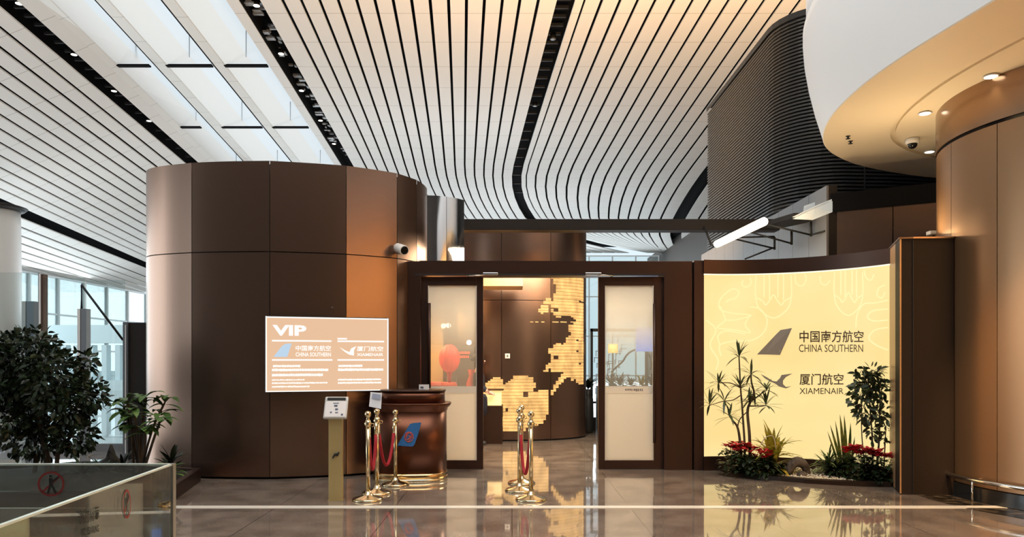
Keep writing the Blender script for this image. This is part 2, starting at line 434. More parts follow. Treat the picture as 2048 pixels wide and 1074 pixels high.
# far glazing: a low window wall with white fins on the left, and the curtain wall at the far end
M_fac = mat('pale_facade', (.62, .74, .78), .5)
def curtain(name, a, b, z0, z1, n, thick=.12):
    a = Vector((*a, 0)); b = Vector((*b, 0)); d = (b - a); u = d.normalized(); nn = Vector((-u.y, u.x, 0))
    m = MB(); M = Matrix(((u.x, nn.x, 0, a.x), (u.y, nn.y, 0, a.y), (0, 0, 1, 0), (0, 0, 0, 1)))
    for i in range(n + 1):
        s = d.length * i / n; m.box(s - thick / 2, s + thick / 2, -.1, .1, z0, z1, M)
    for z in (z0, z0 + (z1 - z0) * .33, z0 + (z1 - z0) * .66, z1): m.box(0, d.length, -.06, .06, z - .05, z + .05, M)
    r = m.build(name, mat('white_mullion', (.75, .8, .82), .4), kind='structure')
    g = MB(); g.box(0, d.length, -.01, .01, z0, z1, M); g.build('pane', M_glass, r)
curtain('window_4', (-26, 4), (-26, 69), 0, 6.2, 26)
curtain('window_5', (-26, 69), (14, 69), 0, 11.4, 18)
# ================================================================ curved bronze walls
class Oval:
    def __init__(s, c, a, b, rot, n=2.0):
        s.c = Vector((*c, 0)); s.a = a; s.b = b; s.r = math.radians(rot); s.n = n
    def pt(s, t, z=0, off=0):
        """t in degrees, 0 faces the viewer, + turns to the right"""
        t = math.radians(t); e = 2 / s.n
        sg = lambda v: math.copysign(abs(v) ** e, v)
        u, v = s.a * sg(math.sin(t)), -s.b * sg(math.cos(t))
        nu, nv = sg(math.sin(t)) / s.a, -sg(math.cos(t)) / s.b
        l = math.hypot(nu, nv); u += off * nu / l; v += off * nv / l
        return Vector((s.c.x + u * math.cos(s.r) - v * math.sin(s.r), s.c.y + u * math.sin(s.r) + v * math.cos(s.r), z))
    def t_at(s, px):
        best = None; ts = [-120 + .25 * i for i in range(960)]
        f = lambda t: (lambda p: CX + F * p.x / p.y)(s.pt(t))
        xs = [f(t) for t in ts]
        i0 = xs.index(min(xs[:480])); i1 = 480 + xs[480:].index(max(xs[480:]))
        for i in range(i0, i1):
            if xs[i] <= px <= xs[i + 1]: return ts[i] + .25 * (px - xs[i]) / max(1e-6, xs[i + 1] - xs[i])
        return ts[i0] if px < xs[i0] else ts[i1]
def panel(mb, oval, t0, t1, z0, z1, off=.012, gap=.0, step=3, depth=.03, flat=0.0):
    n = max(2, int(abs(t1 - t0) / step)); rows_o, rows_i = [], []
    g = gap / ((oval.a + oval.b) / 2) * 57.3
    ts = [t0 + g + (t1 - t0 - 2 * g) * i / n for i in range(n + 1)]
    if flat:                                            # panels flatter than the drum's own curve
        A, B = oval.pt(ts[0], 0, off), oval.pt(ts[-1], 0, off)
        P = [oval.pt(t, 0, off).lerp(A.lerp(B, i / n), flat) for i, t in enumerate(ts)]
        at = lambda i, z, d=0: Vector((P[i].x, P[i].y + d, z))
        mb.grid([[at(i, z1) for i in range(n + 1)], [at(i, z0) for i in range(n + 1)]], True)
        for z in (z0, z1): mb.grid([[at(i, z) for i in range(n + 1)], [at(i, z, .03) for i in range(n + 1)]], False)
        return
    mb.grid([[oval.pt(t, z1, off) for t in ts], [oval.pt(t, z0, off) for t in ts]], True)
    for z in (z0, z1): mb.grid([[oval.pt(t, z, off) for t in ts], [oval.pt(t, z, off - depth) for t in ts]], False)
    for t in (ts[0], ts[-1]): mb.grid([[oval.pt(t, z0, off), oval.pt(t, z1, off)], [oval.pt(t, z0, off - depth), oval.pt(t, z1, off - depth)]], False)
def drum(name, oval, seams, tiers, zt, m, flat=0.0):
    core = MB(); core.prism([oval.pt(t, 0, -.012 - .1 * flat) for t in range(-180, 180, 3)], 0, zt - .02, True)
    r = core.build(name, M_seam, kind='structure')
    p = MB()
    for a, b in zip(seams, seams[1:]):
        for z0, z1 in tiers: panel(p, oval, a, b, z0, z1, gap=.004, flat=flat if -60 < a < 100 else 0)
    p.build('cladding', m, r, fixn=False)
    return r
class Plan(Oval):
    K = [(-180, -3.0, 11.3), (-120, -4.6, 10.9), (-88, -4.95, 10.2), (-70, -4.843, 9.62), (-40, -4.048, 9.20), (0, -3.047, 9.11), (35, -2.139, 9.34), (60, -1.548, 9.72), (80, -1.268, 10.24), (110, -1.33, 10.75), (150, -2.0, 11.2), (180, -3.0, 11.3)]
    def __init__(s): s.a, s.b = 1.84, 1.1; s.c = Vector((-3.05, 10.2, 0))
    def _p(s, t):
        t = (t + 180) % 360 - 180; K = s.K
        for i in range(len(K) - 1):
            if K[i][0] <= t <= K[i + 1][0]: break
        n = len(K) - 1; a, b, c, d = K[(i - 1) % n], K[i], K[i + 1], K[(i + 2) % n if i + 2 > n else i + 2]
        u = (t - b[0]) / (c[0] - b[0]); h = c[0] - b[0]
        def m(p, q, r):                                 # tangents weighted by the knot spacing
            w1, w2 = max(1, (q[0] - p[0]) % 360), max(1, (r[0] - q[0]) % 360)
            return [((q[k] - p[k]) / w1 * w2 + (r[k] - q[k]) / w2 * w1) / (w1 + w2) * h for k in (1, 2)]
        m1, m2 = m(a, b, c), m(b, c, d)
        u2, u3 = u * u, u ** 3
        return [(2 * u3 - 3 * u2 + 1) * b[k + 1] + (u3 - 2 * u2 + u) * m1[k] + (-2 * u3 + 3 * u2) * c[k + 1] + (u3 - u2) * m2[k] for k in (0, 1)]
    def pt(s, t, z=0, off=0):
        x, y = s._p(t)
        if off:
            x0, y0 = s._p(t - .5); x1, y1 = s._p(t + .5); l = math.hypot(x1 - x0, y1 - y0)
            x += (y1 - y0) / l * off; y -= (x1 - x0) / l * off
        return Vector((x, y, z))
OV1 = Plan()
s1 = [OV1.t_at(x) for x in (385, 540, 692, 793, 832)]
drum('wall_left', OV1, [-180, -150, -120, -84] + s1 + [s1[-1] + 25, 140, 180], [(.03, 2.855), (2.867, 4.0)], 4.0, M_brown, .6)
OV2 = Oval((-.28, 14.45), 1.74, 1.08, -2, 2.1)
s2 = [OV2.t_at(x) for x in (925, 1003, 1101)]
mapwall = drum('wall_back', OV2, [-180, -140, -100] + s2 + [100, 140, 180], [(.03, 2.60), (2.61, 4.05)], 4.05, M_brown)

# polished steel reveal behind the portal's left end
class Arc:
    def pt(s, t, z=0, off=0):
        a, b = Vector((-1.34, 11.0, 0)), Vector((-.735, 11.36, 0)); u = (b - a).normalized(); n = Vector((u.y, -u.x, 0))
        p = a.lerp(b, t) + n * (.10 * math.sin(math.pi * t) + off); p.z = z; return p
pl = MB(); ac = Arc()
for t0, t1 in ((0, .47), (.48, .97)):
    ts = [t0 + (t1 - t0) * i / 8 for i in range(9)]
    pl.grid([[ac.pt(t, 4.0) for t in ts], [ac.pt(t, 3.3) for t in ts], [ac.pt(t, 2.62) for t in ts]], True)
    pl.grid([[ac.pt(t, 2.62, -.05) for t in ts], [ac.pt(t, 4.0, -.05) for t in ts], [ac.pt(t, 4.0) for t in ts]], False)
pl.build('wall_left', mat('polished_steel', (.80, .80, .82), .10, 1.0), kind='structure', fixn=False)

# backlit world map: rows of lit cells on the curved wall
M_map = mat('backlit_map', (.10, .06, .03), .4, emit=(1, .55, .18), estr=1.0)
_m = M_map; _b = _m.node_tree.nodes['Principled BSDF']
_tc = N(_m, 'ShaderNodeTexCoord'); _wv = N(_m, 'ShaderNodeTexWave', bands_direction='Z'); _wv.inputs['Scale'].default_value = 5.2; _wv.inputs['Distortion'].default_value = .3
_nz = N(_m, 'ShaderNodeTexNoise'); _nz.inputs['Scale'].default_value = 5
_mu = N(_m, 'ShaderNodeMath', operation='MULTIPLY_ADD'); _mu.inputs[1].default_value = .3; _mu.inputs[2].default_value = .0
_cr = N(_m, 'ShaderNodeValToRGB'); _cr.color_ramp.elements[0].color = (.62, .28, .08, 1); _cr.color_ramp.elements[1].color = (1, .60, .20, 1); _cr.color_ramp.elements[1].position = .25
L(_m, _tc.outputs['Object'], _wv.inputs['Vector']); L(_m, _wv.outputs['Fac'], _cr.inputs[0]); L(_m, _cr.outputs[0], _b.inputs['Emission Color'])
_mp = N(_m, 'ShaderNodeMapping'); _mp.inputs['Scale'].default_value = (1.2, 1.2, .8); L(_m, _tc.outputs['Object'], _mp.inputs[0]); L(_m, _mp.outputs[0], _nz.inputs['Vector'])
_mr = N(_m, 'ShaderNodeMapRange'); _mr.inputs['From Min'].default_value = .3; _mr.inputs['From Max'].default_value = .7; _mr.inputs['To Min'].default_value = .7; _mr.inputs['To Max'].default_value = 1.35
L(_m, _nz.outputs['Fac'], _mr.inputs['Value']); L(_m, _mr.outputs[0], _b.inputs['Emission Strength'])
map_polys = [
    [(1103, 553), (1166, 553), (1164, 770), (1155, 768), (1150, 758), (1143, 762), (1137, 752), (1130, 756), (1104, 788), (1102, 800), (1101, 788), (1104, 778), (1120, 752), (1128, 745), (1103, 743), (1101, 725), (1104, 692), (1115, 686), (1128, 690), (1130, 680), (1138, 672), (1148, 668), (1138, 665), (1138, 650), (1150, 648), (1152, 640), (1140, 634), (1128, 632), (1116, 636), (1104, 628), (1101, 610), (1108, 590), (1113, 578), (1104, 565)],
    [(1075, 622), (1094, 597), (1099, 598), (1098, 626), (1080, 627)],
    [(1087, 743), (1096, 722), (1099, 726), (1098, 744)], [(1095, 700), (1099, 697), (1099, 708)],
    [(970, 768), (990, 755), (1003, 752), (1005, 770), (1018, 762), (1030, 751), (1050, 750), (1066, 757), (1070, 772), (1062, 785), (1080, 780), (1097, 778), (1098, 810), (1094, 830), (1085, 848), (1070, 852), (1058, 850), (1050, 862), (1010, 864), (1001, 845), (1006, 825), (1004, 810), (970, 808)],
]
def inside(x, y, poly):
    c = False; j = len(poly) - 1
    for i in range(len(poly)):
        xi, yi = poly[i]; xj, yj = poly[j]
        if (yi > y) != (yj > y) and x < (xj - xi) * (y - yi) / (yj - yi) + xi: c = not c
        j = i
    return c
mp = MB(); rnd = random.Random(3)
holes = [(1048, 787, 6, 5), (985, 783, 8, 6), (975, 788, 5, 5), (1155, 599, 4, 2), (1152, 700, 4, 2), (1152, 680, 4, 2), (1157, 726, 3, 2), (1110, 620, 5, 4), (1107, 712, 5, 4), (1010, 818, 4, 5)]
y = 553.0; ch, cw = 3.6, 5.0
tcache = {}
while y < 866:
    x = 966.0; run = None
    while x <= 1168:
        ok = any(inside(x + cw / 2, y + ch / 2, p) for p in map_polys) and not any(abs(x - h[0]) < h[2] and abs(y - h[1]) < h[3] for h in holes)
        if x >= 1101.5 - cw and x < 1102.5: ok = ok and y < 0 or (ok and not 1099 < x + cw / 2 < 1103)
        if ok and run is None: run = x
        if (not ok or x + cw > 1168) and run is not None:
            t0, t1 = OV2.t_at(run), OV2.t_at(min(x, 1165)); q = OV2.pt((t0 + t1) / 2)
            z0, z1 = ZP(y + ch * .93, q.y), ZP(y, q.y)
            if t1 > t0: panel(mp, OV2, t0, t1, z0, z1, off=.022, step=4, depth=.008)
            run = None
        x += cw
    y += ch
for xa, xb in ((1060, 1066), (1070, 1076), (1082, 1088), (1104, 1116), (1120, 1132), (1140, 1155)):
    t0, t1 = OV2.t_at(xa), OV2.t_at(xb); q = OV2.pt(t0); panel(mp, OV2, t0, t1, ZP(645, q.y), ZP(643, q.y), off=.022, depth=.008)
mo = mp.build('backlit_map', M_map, mapwall, fixn=False)

# ================================================================ entrance portal and its two door leaves
YP = 9.89
def X(px): return XP(px, YP)
def Zy(py): return ZP(py, YP)
fr = MB()
fr.box(X(815), X(840), YP, YP + .42, 0, 2.85)
fr.box(X(840), X(1330), YP, YP + .42, Zy(549), 2.85)
fr.box(X(1328), X(1385), YP, YP + .42, 0, 2.85)
portal = fr.build('wall_front', M_dkbrown, bevel=.006, kind='structure')
MB().box(X(1384), X(1388), YP + .06, YP + .4, 0, 2.84).build('shadow_gap', M_seam, portal)
MB().box(X(1387), X(1409), YP - .03, YP + .40, 0, 2.855).build('jamb', M_dkbrown, portal, bevel=.005)
MB().box(X(829), X(1330), YP - .004, YP, Zy(551), Zy(547.5)).build('track_cover', M_seam, portal)
M_frost = bpy.data.materials.new('frosted_door_glass'); M_frost.use_nodes = True
def frosted(m, lo_z, hi_z):
    n = m.node_tree; n.nodes.clear()
    out = n.nodes.new('ShaderNodeOutputMaterial'); mix = n.nodes.new('ShaderNodeMixShader'); gmix = n.nodes.new('ShaderNodeMixShader')
    tr = n.nodes.new('ShaderNodeBsdfTransparent'); tr.inputs[0].default_value = (.93, .95, .93, 1)
    tl = n.nodes.new('ShaderNodeBsdfTranslucent'); tl.inputs[0].default_value = (.86, .84, .78, 1)
    df = n.nodes.new('ShaderNodeBsdfDiffuse'); df.inputs[0].default_value = (.80, .78, .72, 1)
    fm = n.nodes.new('ShaderNodeMixShader'); fm.inputs[0].default_value = .5
    gl = n.nodes.new('ShaderNodeBsdfGlossy'); gl.inputs['Roughness'].default_value = .02; gmix.inputs[0].default_value = .09
    tc = n.nodes.new('ShaderNodeTexCoord'); sx = n.nodes.new('ShaderNodeSeparateXYZ')
    cr = n.nodes.new('ShaderNodeValToRGB'); mr = n.nodes.new('ShaderNodeMapRange'); mr.inputs['From Min'].default_value = 0; mr.inputs['From Max'].default_value = 2.7
    k = n.links.new
    k(tc.outputs['Object'], sx.inputs[0]); k(sx.outputs['Z'], mr.inputs['Value']); k(mr.outputs[0], cr.inputs[0])
    e = cr.color_ramp.elements
    e[0].position = 0; e[0].color = (.93, .93, .93, 1); e[1].position = .405; e[1].color = (.9, .9, .9, 1)
    for p, v in ((.41, .12), (.58, .15), (.72, .55), (.82, .85), (.95, .92)):
        x = e.new(p); x.color = (v, v, v, 1)
    k(tl.outputs[0], fm.inputs[1]); k(df.outputs[0], fm.inputs[2])
    k(cr.outputs[0], mix.inputs[0]); k(tr.outputs[0], mix.inputs[1]); k(fm.outputs[0], mix.inputs[2])
    k(mix.outputs[0], gmix.inputs[1]); k(gl.outputs[0], gmix.inputs[2]); k(gmix.outputs[0], out.inputs[0])
frosted(M_frost, 0, 0)
M_band = mat('cream_band', (.80, .74, .62), .5)
def door(name, x0, x1, gx0, gx1, hx, hz0, hz1, side):
    yb, yf = YP + .13, YP + .06
    z1 = Zy(553)
    f = MB(); gz0, gz1 = Zy(922), Zy(570)
    f.box(X(x0), X(gx0), yf, yb, .004, z1); f.box(X(gx1), X(x1), yf, yb, .004, z1)
    f.box(X(gx0), X(gx1), yf, yb, .004, gz0); f.box(X(gx0), X(gx1), yf, yb, gz1, z1)
    d = f.build(name, M_dkbrown, kind='structure', bevel=.004)
    MB().box(X(gx0) - .01, X(gx1) + .01, yf + .02, yf + .032, gz0 - .01, gz1 + .01).build('pane', M_frost, d)
    MB().box(X(gx0), X(gx1), yf + .012, yf + .018, Zy(787), Zy(773)).build('safety_band', M_band, d)
    b = MB()
    for a0, a1, b0, b1 in ((gx0, gx0 + 1.5, 922, 570), (gx1 - 1.5, gx1, 922, 570)):
        b.box(X(a0), X(a1), yf + .004, yf + .019, Zy(b0), Zy(b1))
    b.build('glazing_bead', mat('pale_bead', (.65, .62, .56), .4), d)
    h = MB().tube([(hx, yf - .055, hz0), (hx, yf - .055, hz1)], .021, 10)
    hd = h.build('handle', M_dkbrown, d)
    k = MB()
    for z in (hz0 + .18, hz1 - .18): k.tube([(hx, yf - .055, z), (hx + side * .05, yf + .0, z)], .010, 8)
    k.build('standoff', M_chrome, hd)
    return d
d1 = door('door_1', 841, 966, 855, 953, X(858.5), Zy(776), Zy(606), 0)
d2 = door('door_2', 1198, 1329, 1211, 1309, X(1309), Zy(886), Zy(607), .04)
# small characters on the right leaf's band
_ink = MB(); _r = random.Random(5)
for i in range(9):
    cx = X(1252 + i * 4.2)
    _ink.box(cx, cx + .012 + .012 * _r.random(), YP + .069, YP + .0715, Zy(783 - 2 * _r.random()), Zy(778))
_ink.build('notice_print', mat('grey_ink', (.22, .2, .18), .6), d2)
for i, (a, b) in enumerate(((962, 1008), (1168, 1222))):
    t = thing('door_closer', ('steel door closer on the header above the ' + ('left' if i == 0 else 'right') + ' glass door leaf'), 'door closer', (X((a + b) / 2), YP - .03, Zy(549)), 'door closers on the portal header')
    MB().box(X(a + (4 if i == 0 else 2)), X(a + 34), YP - .06, YP - .005, Zy(551), Zy(546)).build('closer_body', M_steel, t, bevel=.006)
    if i == 0: MB().tube([(X(970), YP - .045, Zy(551)), (X(934), YP - .035, Zy(552)), (X(938), YP + .05, Zy(553.5))], .008, 6).build('closer_arm', M_chrome, t)
    else: MB().tube([(X(1195), YP - .045, Zy(550.5)), (X(1226), YP - .035, Zy(552)), (X(1222), YP + .05, Zy(553.5))], .008, 6).build('closer_arm', M_chrome, t)

# ================================================================ curved lightbox wall on the right of the doors
def circ3(a, b, c):
    ax, ay = a; bx, by = b; cx, cy = c
    d = 2 * (ax * (by - cy) + bx * (cy - ay) + cx * (ay - by))
    ux = ((ax * ax + ay * ay) * (by - cy) + (bx * bx + by * by) * (cy - ay) + (cx * cx + cy * cy) * (ay - by)) / d
    uy = ((ax * ax + ay * ay) * (cx - bx) + (bx * bx + by * by) * (ax - cx) + (cx * cx + cy * cy) * (bx - ax)) / d
    return Vector((ux, uy)), math.hypot(ax - ux, ay - uy)
LC, LR = circ3((2.62, 9.86), (4.05, 9.53), (4.63, 8.80))
def lb(px, py=None, off=0.0, z=None):
    """point of the concave lightbox face seen at a photo column (and row)"""
    a = (px - CX) / F; r = LR - off
    A = a * a + 1; B = -2 * (a * LC.x + LC.y); C = LC.length_squared - r * r
    Y = (-B + math.sqrt(max(0, B * B - 4 * A * C))) / (2 * A)
    return Vector((a * Y, Y, ZP(py, Y) if z is None else z))
pxs = [1408 + (1786 - 1408) * i / 30 for i in range(31)]
def arc_wall(mb, z0, z1, off, depth, cols=pxs):
    f = [lb(x, z=z0, off=off) for x in cols]; f1 = [lb(x, z=z1, off=off) for x in cols]
    k = [lb(x, z=z0, off=off - depth) for x in cols]; k1 = [lb(x, z=z1, off=off - depth) for x in cols]
    mb.grid([f1, f], True); mb.grid([f1, k1], False); mb.grid([f, k], False); mb.grid([k, k1], True)
    mb.grid([[f[0], f1[0]], [k[0], k1[0]]], False); mb.grid([[f[-1], f1[-1]], [k[-1], k1[-1]]], False)
LBX0, LBX1 = .19, 2.672
wl = MB(); arc_wall(wl, 0, 2.86, -.03, .22)
lwall = wl.build('wall_front', M_dkbrown, kind='structure', fixn=False)
hd = MB(); arc_wall(hd, LBX1, 2.86, .035, .08); arc_wall(hd, 0, LBX0, .035, .08)
hd.build('fascia', M_dkbrown, lwall, fixn=False)
lbox = thing('light_box_sign', 'tall curved glowing yellow airline sign wall behind the planted bed', 'sign', lb(1595, z=0))
M_lbox = mat('lightbox_face', (.12, .10, .07), .35, emit=(1.0, .80, .335), estr=1.0, spec=.2)
_m = M_lbox; _b = _m.node_tree.nodes['Principled BSDF']; _tc = N(_m, 'ShaderNodeTexCoord'); _nz = N(_m, 'ShaderNodeTexNoise'); _nz.inputs['Scale'].default_value = .9
_cr = N(_m, 'ShaderNodeValToRGB'); _cr.color_ramp.elements[0].position = .3; _cr.color_ramp.elements[0].color = (.94, .69, .27, 1); _cr.color_ramp.elements[1].position = .7; _cr.color_ramp.elements[1].color = (.98, .80, .37, 1)
L(_m, _tc.outputs['Object'], _nz.inputs['Vector']); L(_m, _nz.outputs['Fac'], _cr.inputs[0]); L(_m, _cr.outputs[0], _b.inputs['Emission Color'])
fc = MB(); arc_wall(fc, LBX0, LBX1, .0, .02); fc.build('glowing_panel', M_lbox, lbox, fixn=False)
# bright edge line of the panel
ed = MB(); ed.tube([lb(x, z=LBX1 - .008, off=.012) for x in pxs], .008, 5)
ed.build('edge_glow', mat('edge_glow', (1, .95, .8), .4, emit=(1, .93, .68), estr=1.15), lbox)
# pale lotus scrolls
M_orn = mat('ornament_glow', (.12, .10, .08), .4, emit=(1.0, .85, .41), estr=1.0)
def ribbon(mb, pts, wpx=2.2, off=.006):
    pts = [(p[0], p[1]) for p in pts]; L_, R_ = [], []
    for i, p in enumerate(pts):
        a, b = pts[max(i - 1, 0)], pts[min(i + 1, len(pts) - 1)]
        dx, dy = b[0] - a[0], b[1] - a[1]; l = math.hypot(dx, dy) or 1
        nx, ny = -dy / l * wpx / 2, dx / l * wpx / 2
        L_.append(lb(p[0] + nx, p[1] + ny, off)); R_.append(lb(p[0] - nx, p[1] - ny, off))
    mb.grid([L_, R_], False)
def spline(pts, n=8):
    out = []
    P = [pts[0]] + list(pts) + [pts[-1]]
    for i in range(1, len(P) - 2):
        for k in range(n):
            t = k / n; a, b, c, d = P[i - 1], P[i], P[i + 1], P[i + 2]
            out.append(tuple(.5 * (2 * b[j] + (c[j] - a[j]) * t + (2 * a[j] - 5 * b[j] + 4 * c[j] - d[j]) * t * t + (3 * b[j] - a[j] - 3 * c[j] + d[j]) * t ** 3) for j in range(len(b))))
    out.append(tuple(pts[-1])); return out
def lotus(cx, y0, s):
    orn = MB()
    q = lambda pts: ribbon(orn, spline([(cx + x * s, y0 + yy) for x, yy in pts]), 2.6)
    q([(-35, 10), (-36, 50), (-28, 78), (0, 96), (28, 78), (36, 50), (35, 10)])
    q([(-35, 55), (-22, 62), (-16, 70), (-8, 62), (0, 50), (8, 62), (16, 70), (22, 62), (35, 55)])
    for x in (-14, 14): q([(x - 5, 5), (x - 5, 55)]); q([(x + 6, 5), (x + 6, 60)])
    orn.build('lotus_ornament', M_orn, lbox, fixn=False)
lotus(1547, 540, 1.0); lotus(1697, 535, .8)
def scroll(pts):
    orn = MB(); ribbon(orn, spline(pts), 2.6); orn.build('scroll_ornament', M_orn, lbox, fixn=False)
scroll([(1452, 605), (1458, 600), (1470, 597), (1478, 585), (1470, 578), (1456, 583), (1440, 600), (1440, 618), (1462, 626), (1500, 630), (1495, 634), (1470, 640), (1450, 640)])
scroll([(1500, 614), (1520, 618), (1534, 640), (1528, 664), (1505, 680), (1470, 682)])
scroll([(1440, 612), (1450, 640), (1435, 655), (1470, 660), (1500, 665), (1490, 650), (1500, 630)])
scroll([(1412, 640), (1432, 660), (1420, 690), (1436, 720), (1432, 740)])
scroll([(1440, 690), (1436, 672), (1452, 662), (1490, 668)])
scroll([(1442, 712), (1440, 690), (1470, 682)])
scroll([(1486, 560), (1484, 570), (1494, 574), (1502, 566), (1500, 555)])
scroll([(1590, 548), (1592, 566), (1604, 572), (1612, 560), (1610, 548)])
scroll([(1640, 552), (1642, 566), (1652, 570), (1660, 560)])
scroll([(1728, 540), (1732, 556), (1742, 560), (1748, 548)])
scroll([(1770, 570), (1758, 576), (1754, 590), (1764, 596), (1770, 584)])
scroll([(1776, 600), (1750, 606), (1728, 608), (1714, 630), (1712, 655)])
scroll([(1776, 618), (1745, 622), (1735, 634), (1748, 642), (1776, 640)])
scroll([(1776, 655), (1750, 660), (1738, 676), (1752, 690), (1776, 700)])
M_logo = mat('bronze_letters', (.10, .055, .03), .45, .5)
M_fin = mat('pewter_emblem', (.30, .27, .24), .45, .2)
def on_lb(name, vsfs, x0, y_base, kx, ky, m, off=.02, th=.014):
    """raised flat artwork given in photo pixels, curved onto the panel with real thickness"""
    vs, fs = vsfs; mb = MB(); n = len(vs)
    front = [lb(x0 + v[0] * kx, y_base - v[1] * ky, off) for v in vs]; back = [lb(x0 + v[0] * kx, y_base - v[1] * ky, off - th) for v in vs]
    mb.add(front + back, [f for f in fs])
    edge = {}
    for f in fs:
        for i in range(len(f)):
            a, b = f[i], f[(i + 1) % len(f)]; edge[(a, b)] = 1
    mb.add(front + back, [(a, b, n + b, n + a) for (a, b) in edge if (b, a) not in edge])
    return mb.build(name, m, lbox, fixn=False)
def poly(pts, x0=0, y0=0): return [(p[0], -p[1]) for p in pts], [tuple(range(len(pts)))]
on_lb('lettering', text_mesh('中国南方航空', 24, True, 128), 1599, 685, 1, 1, M_logo)
on_lb('lettering', text_mesh('CHINA SOUTHERN', 15, False, 128), 1598, 704, 1, 1, M_logo)
on_lb('lettering', text_mesh('厦门航空', 23, True, 88), 1599, 770, 1, 1, M_logo)
on_lb('lettering', text_mesh('XIAMENAIR', 12, False, 88), 1599, 788, 1, 1, M_logo)
fin_pts = [(1514, 709), (1553, 668), (1561, 660), (1584, 656), (1560, 710), (1530, 709)]
on_lb('tail_fin_emblem', poly(fin_pts), 0, 0, 1, 1, M_fin)
# flower cut into the fin
fl = MB()
for pts in ([(1545, 694), (1552, 676), (1566, 668), (1572, 672)], [(1550, 702), (1548, 690), (1558, 678), (1568, 676), (1564, 690), (1556, 700)], [(1555, 690), (1562, 680), (1562, 688), (1557, 693)], [(1546, 705), (1552, 696), (1560, 702)]):
    ribbon(fl, spline(pts), 1.6, .0225)
fl.build('emblem_flower', mat('pewter_light', (.85, .80, .70), .4, .1), lbox, fixn=False)
bird = [(1521, 748), (1533, 754), (1546, 762), (1553, 763), (1560, 756), (1563, 750), (1585, 747), (1572, 754), (1566, 761), (1566, 768), (1572, 774), (1583, 772), (1572, 777), (1558, 773), (1550, 767), (1540, 763), (1530, 757)]
_v, _ = poly(bird)
on_lb('bird_emblem', (_v, [(0, 1, 16), (1, 2, 15, 16), (2, 3, 14, 15), (3, 4, 9, 10, 13, 14), (4, 5, 7, 8, 9), (5, 6, 7), (10, 11, 12, 13)]), 0, 0, 1, 1, M_fin)

# ================================================================ pier, big column, canopy on the right
PIER = [(4.33, 8.10), (4.46, 8.07), (4.90, 8.04), (5.12, 8.9), (4.66, 8.98)]
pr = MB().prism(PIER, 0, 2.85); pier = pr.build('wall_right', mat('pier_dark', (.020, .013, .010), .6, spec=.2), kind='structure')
MB().prism([(4.328, 8.09), (4.345, 8.09), (4.675, 8.975), (4.655, 8.975)], .01, 2.848).build('lit_edge', mat('lit_bronze', (.45, .27, .14), .38, .35), pier)  # lightbox glow on this side put into a paler bronze than the front
MB().box(4.455, 4.465, 8.055, 8.075, .02, 2.83).build('panel_joint', M_seam, pier)
MB().prism([(4.315, 8.085), (4.46, 8.05), (4.915, 8.02), (5.12, 8.9), (4.645, 8.98)], 2.85, 2.868).build('capping', M_brown, pier)
OV3 = Oval((6.52, 7.95), 1.6, 1.6, -60, 2.0)
def t3(px):                                        # angle on the column for a photo column
    best = min((abs(CX + F * (lambda p: p.x / p.y)(OV3.pt(t)) - px), t) for t in [-60 + .5 * i for i in range(240)] if True)
    return best[1]
cols3 = sorted(-70 + 24.5 * i for i in range(15))
cs = [t for t in cols3]
column = drum('wall_right', OV3, [-180 + 24 * i for i in range(16)], [(.16, 3.93)], 4.45, brushed('column_bronze', (.25, .14, .07), .33, .68))
bnd = MB(); panel(bnd, OV3, -179, 179, 3.965, 4.44, off=.02); bnd.build('metal_band', brushed('band_bronze', (.30, .19, .12), .22, .95), column, fixn=False)
# low rail round the column foot
rail = thing('foot_rail', 'low chrome tube rail running round the foot of the big right column', 'rail', OV3.pt(-40, 0, .09))
MB().tube([OV3.pt(t, .235, .085) for t in range(-64, 45, 3)], .024, 10).build('tube', M_chrome, rail)
br = MB()
for t in range(-62, 44, 21):
    b_ = MB().tube([OV3.pt(t, .235, .085), OV3.pt(t, .235, .0)], .014, 8); b_.tube([OV3.pt(t, .235, .085), OV3.pt(t, 0.0, .085)], .012, 8)
    b_.build('bracket', M_chrome, rail)
sk = MB(); panel(sk, OV3, -179, 179, .005, .15, off=.03); sk.build('baseboard_right', mat('black_stone', (.02, .019, .017), .15), kind='structure', fixn=False)
# dark stone border on the floor round the column
M_dstone = noise_tint(mat('dark_marble', (.05, .04, .03), .12, spec=.6), (.012, .010, .008), (.20, .15, .10), (9, 9, 9), 6, .45, .75)
bs = MB(); bs.grid([[OV3.pt(t, .003, .06) for t in range(-80, 60, 4)], [OV3.pt(t, .003, .42) for t in range(-80, 60, 4)]], False)
bs.build('trim_2', M_dstone, kind='structure')
ring = lambda off, z, cl=True: None
# canopy: soffit outline seen from below, with a flaring white fascia
SO = [(4.6, -2.0), (4.35, 1.5), (4.15, 4.2), (3.91, 5.9), (3.76, 6.96), (3.73, 7.8), (3.84, 8.76), (4.14, 9.66), (4.62, 10.36), (5.45, 11.03), (6.83, 11.64), (8.4, 11.9), (9.6, 11.2), (9.9, 8), (9.6, 5), (9.4, 1), (8.5, -3.5), (6.2, -4.0)]
def closed(pts, n=6):
    out = []; k = len(pts)
    for i in range(k):
        a, b, c, d = pts[i - 1], pts[i], pts[(i + 1) % k], pts[(i + 2) % k]
        for j in range(n):
            t = j / n; out.append(tuple(.5 * (2 * b[q] + (c[q] - a[q]) * t + (2 * a[q] - 5 * b[q] + 4 * c[q] - d[q]) * t * t + (3 * b[q] - a[q] - 3 * c[q] + d[q]) * t ** 3) for q in range(2)))
    return out
SOc = closed(SO)
def offs(pts, d):
    out = []; n = len(pts)
    for i in range(n):
        a, b = Vector(pts[i - 1]), Vector(pts[(i + 1) % n]); u = (b - a).normalized(); out.append((pts[i][0] + u.y * d, pts[i][1] - u.x * d))
    return out
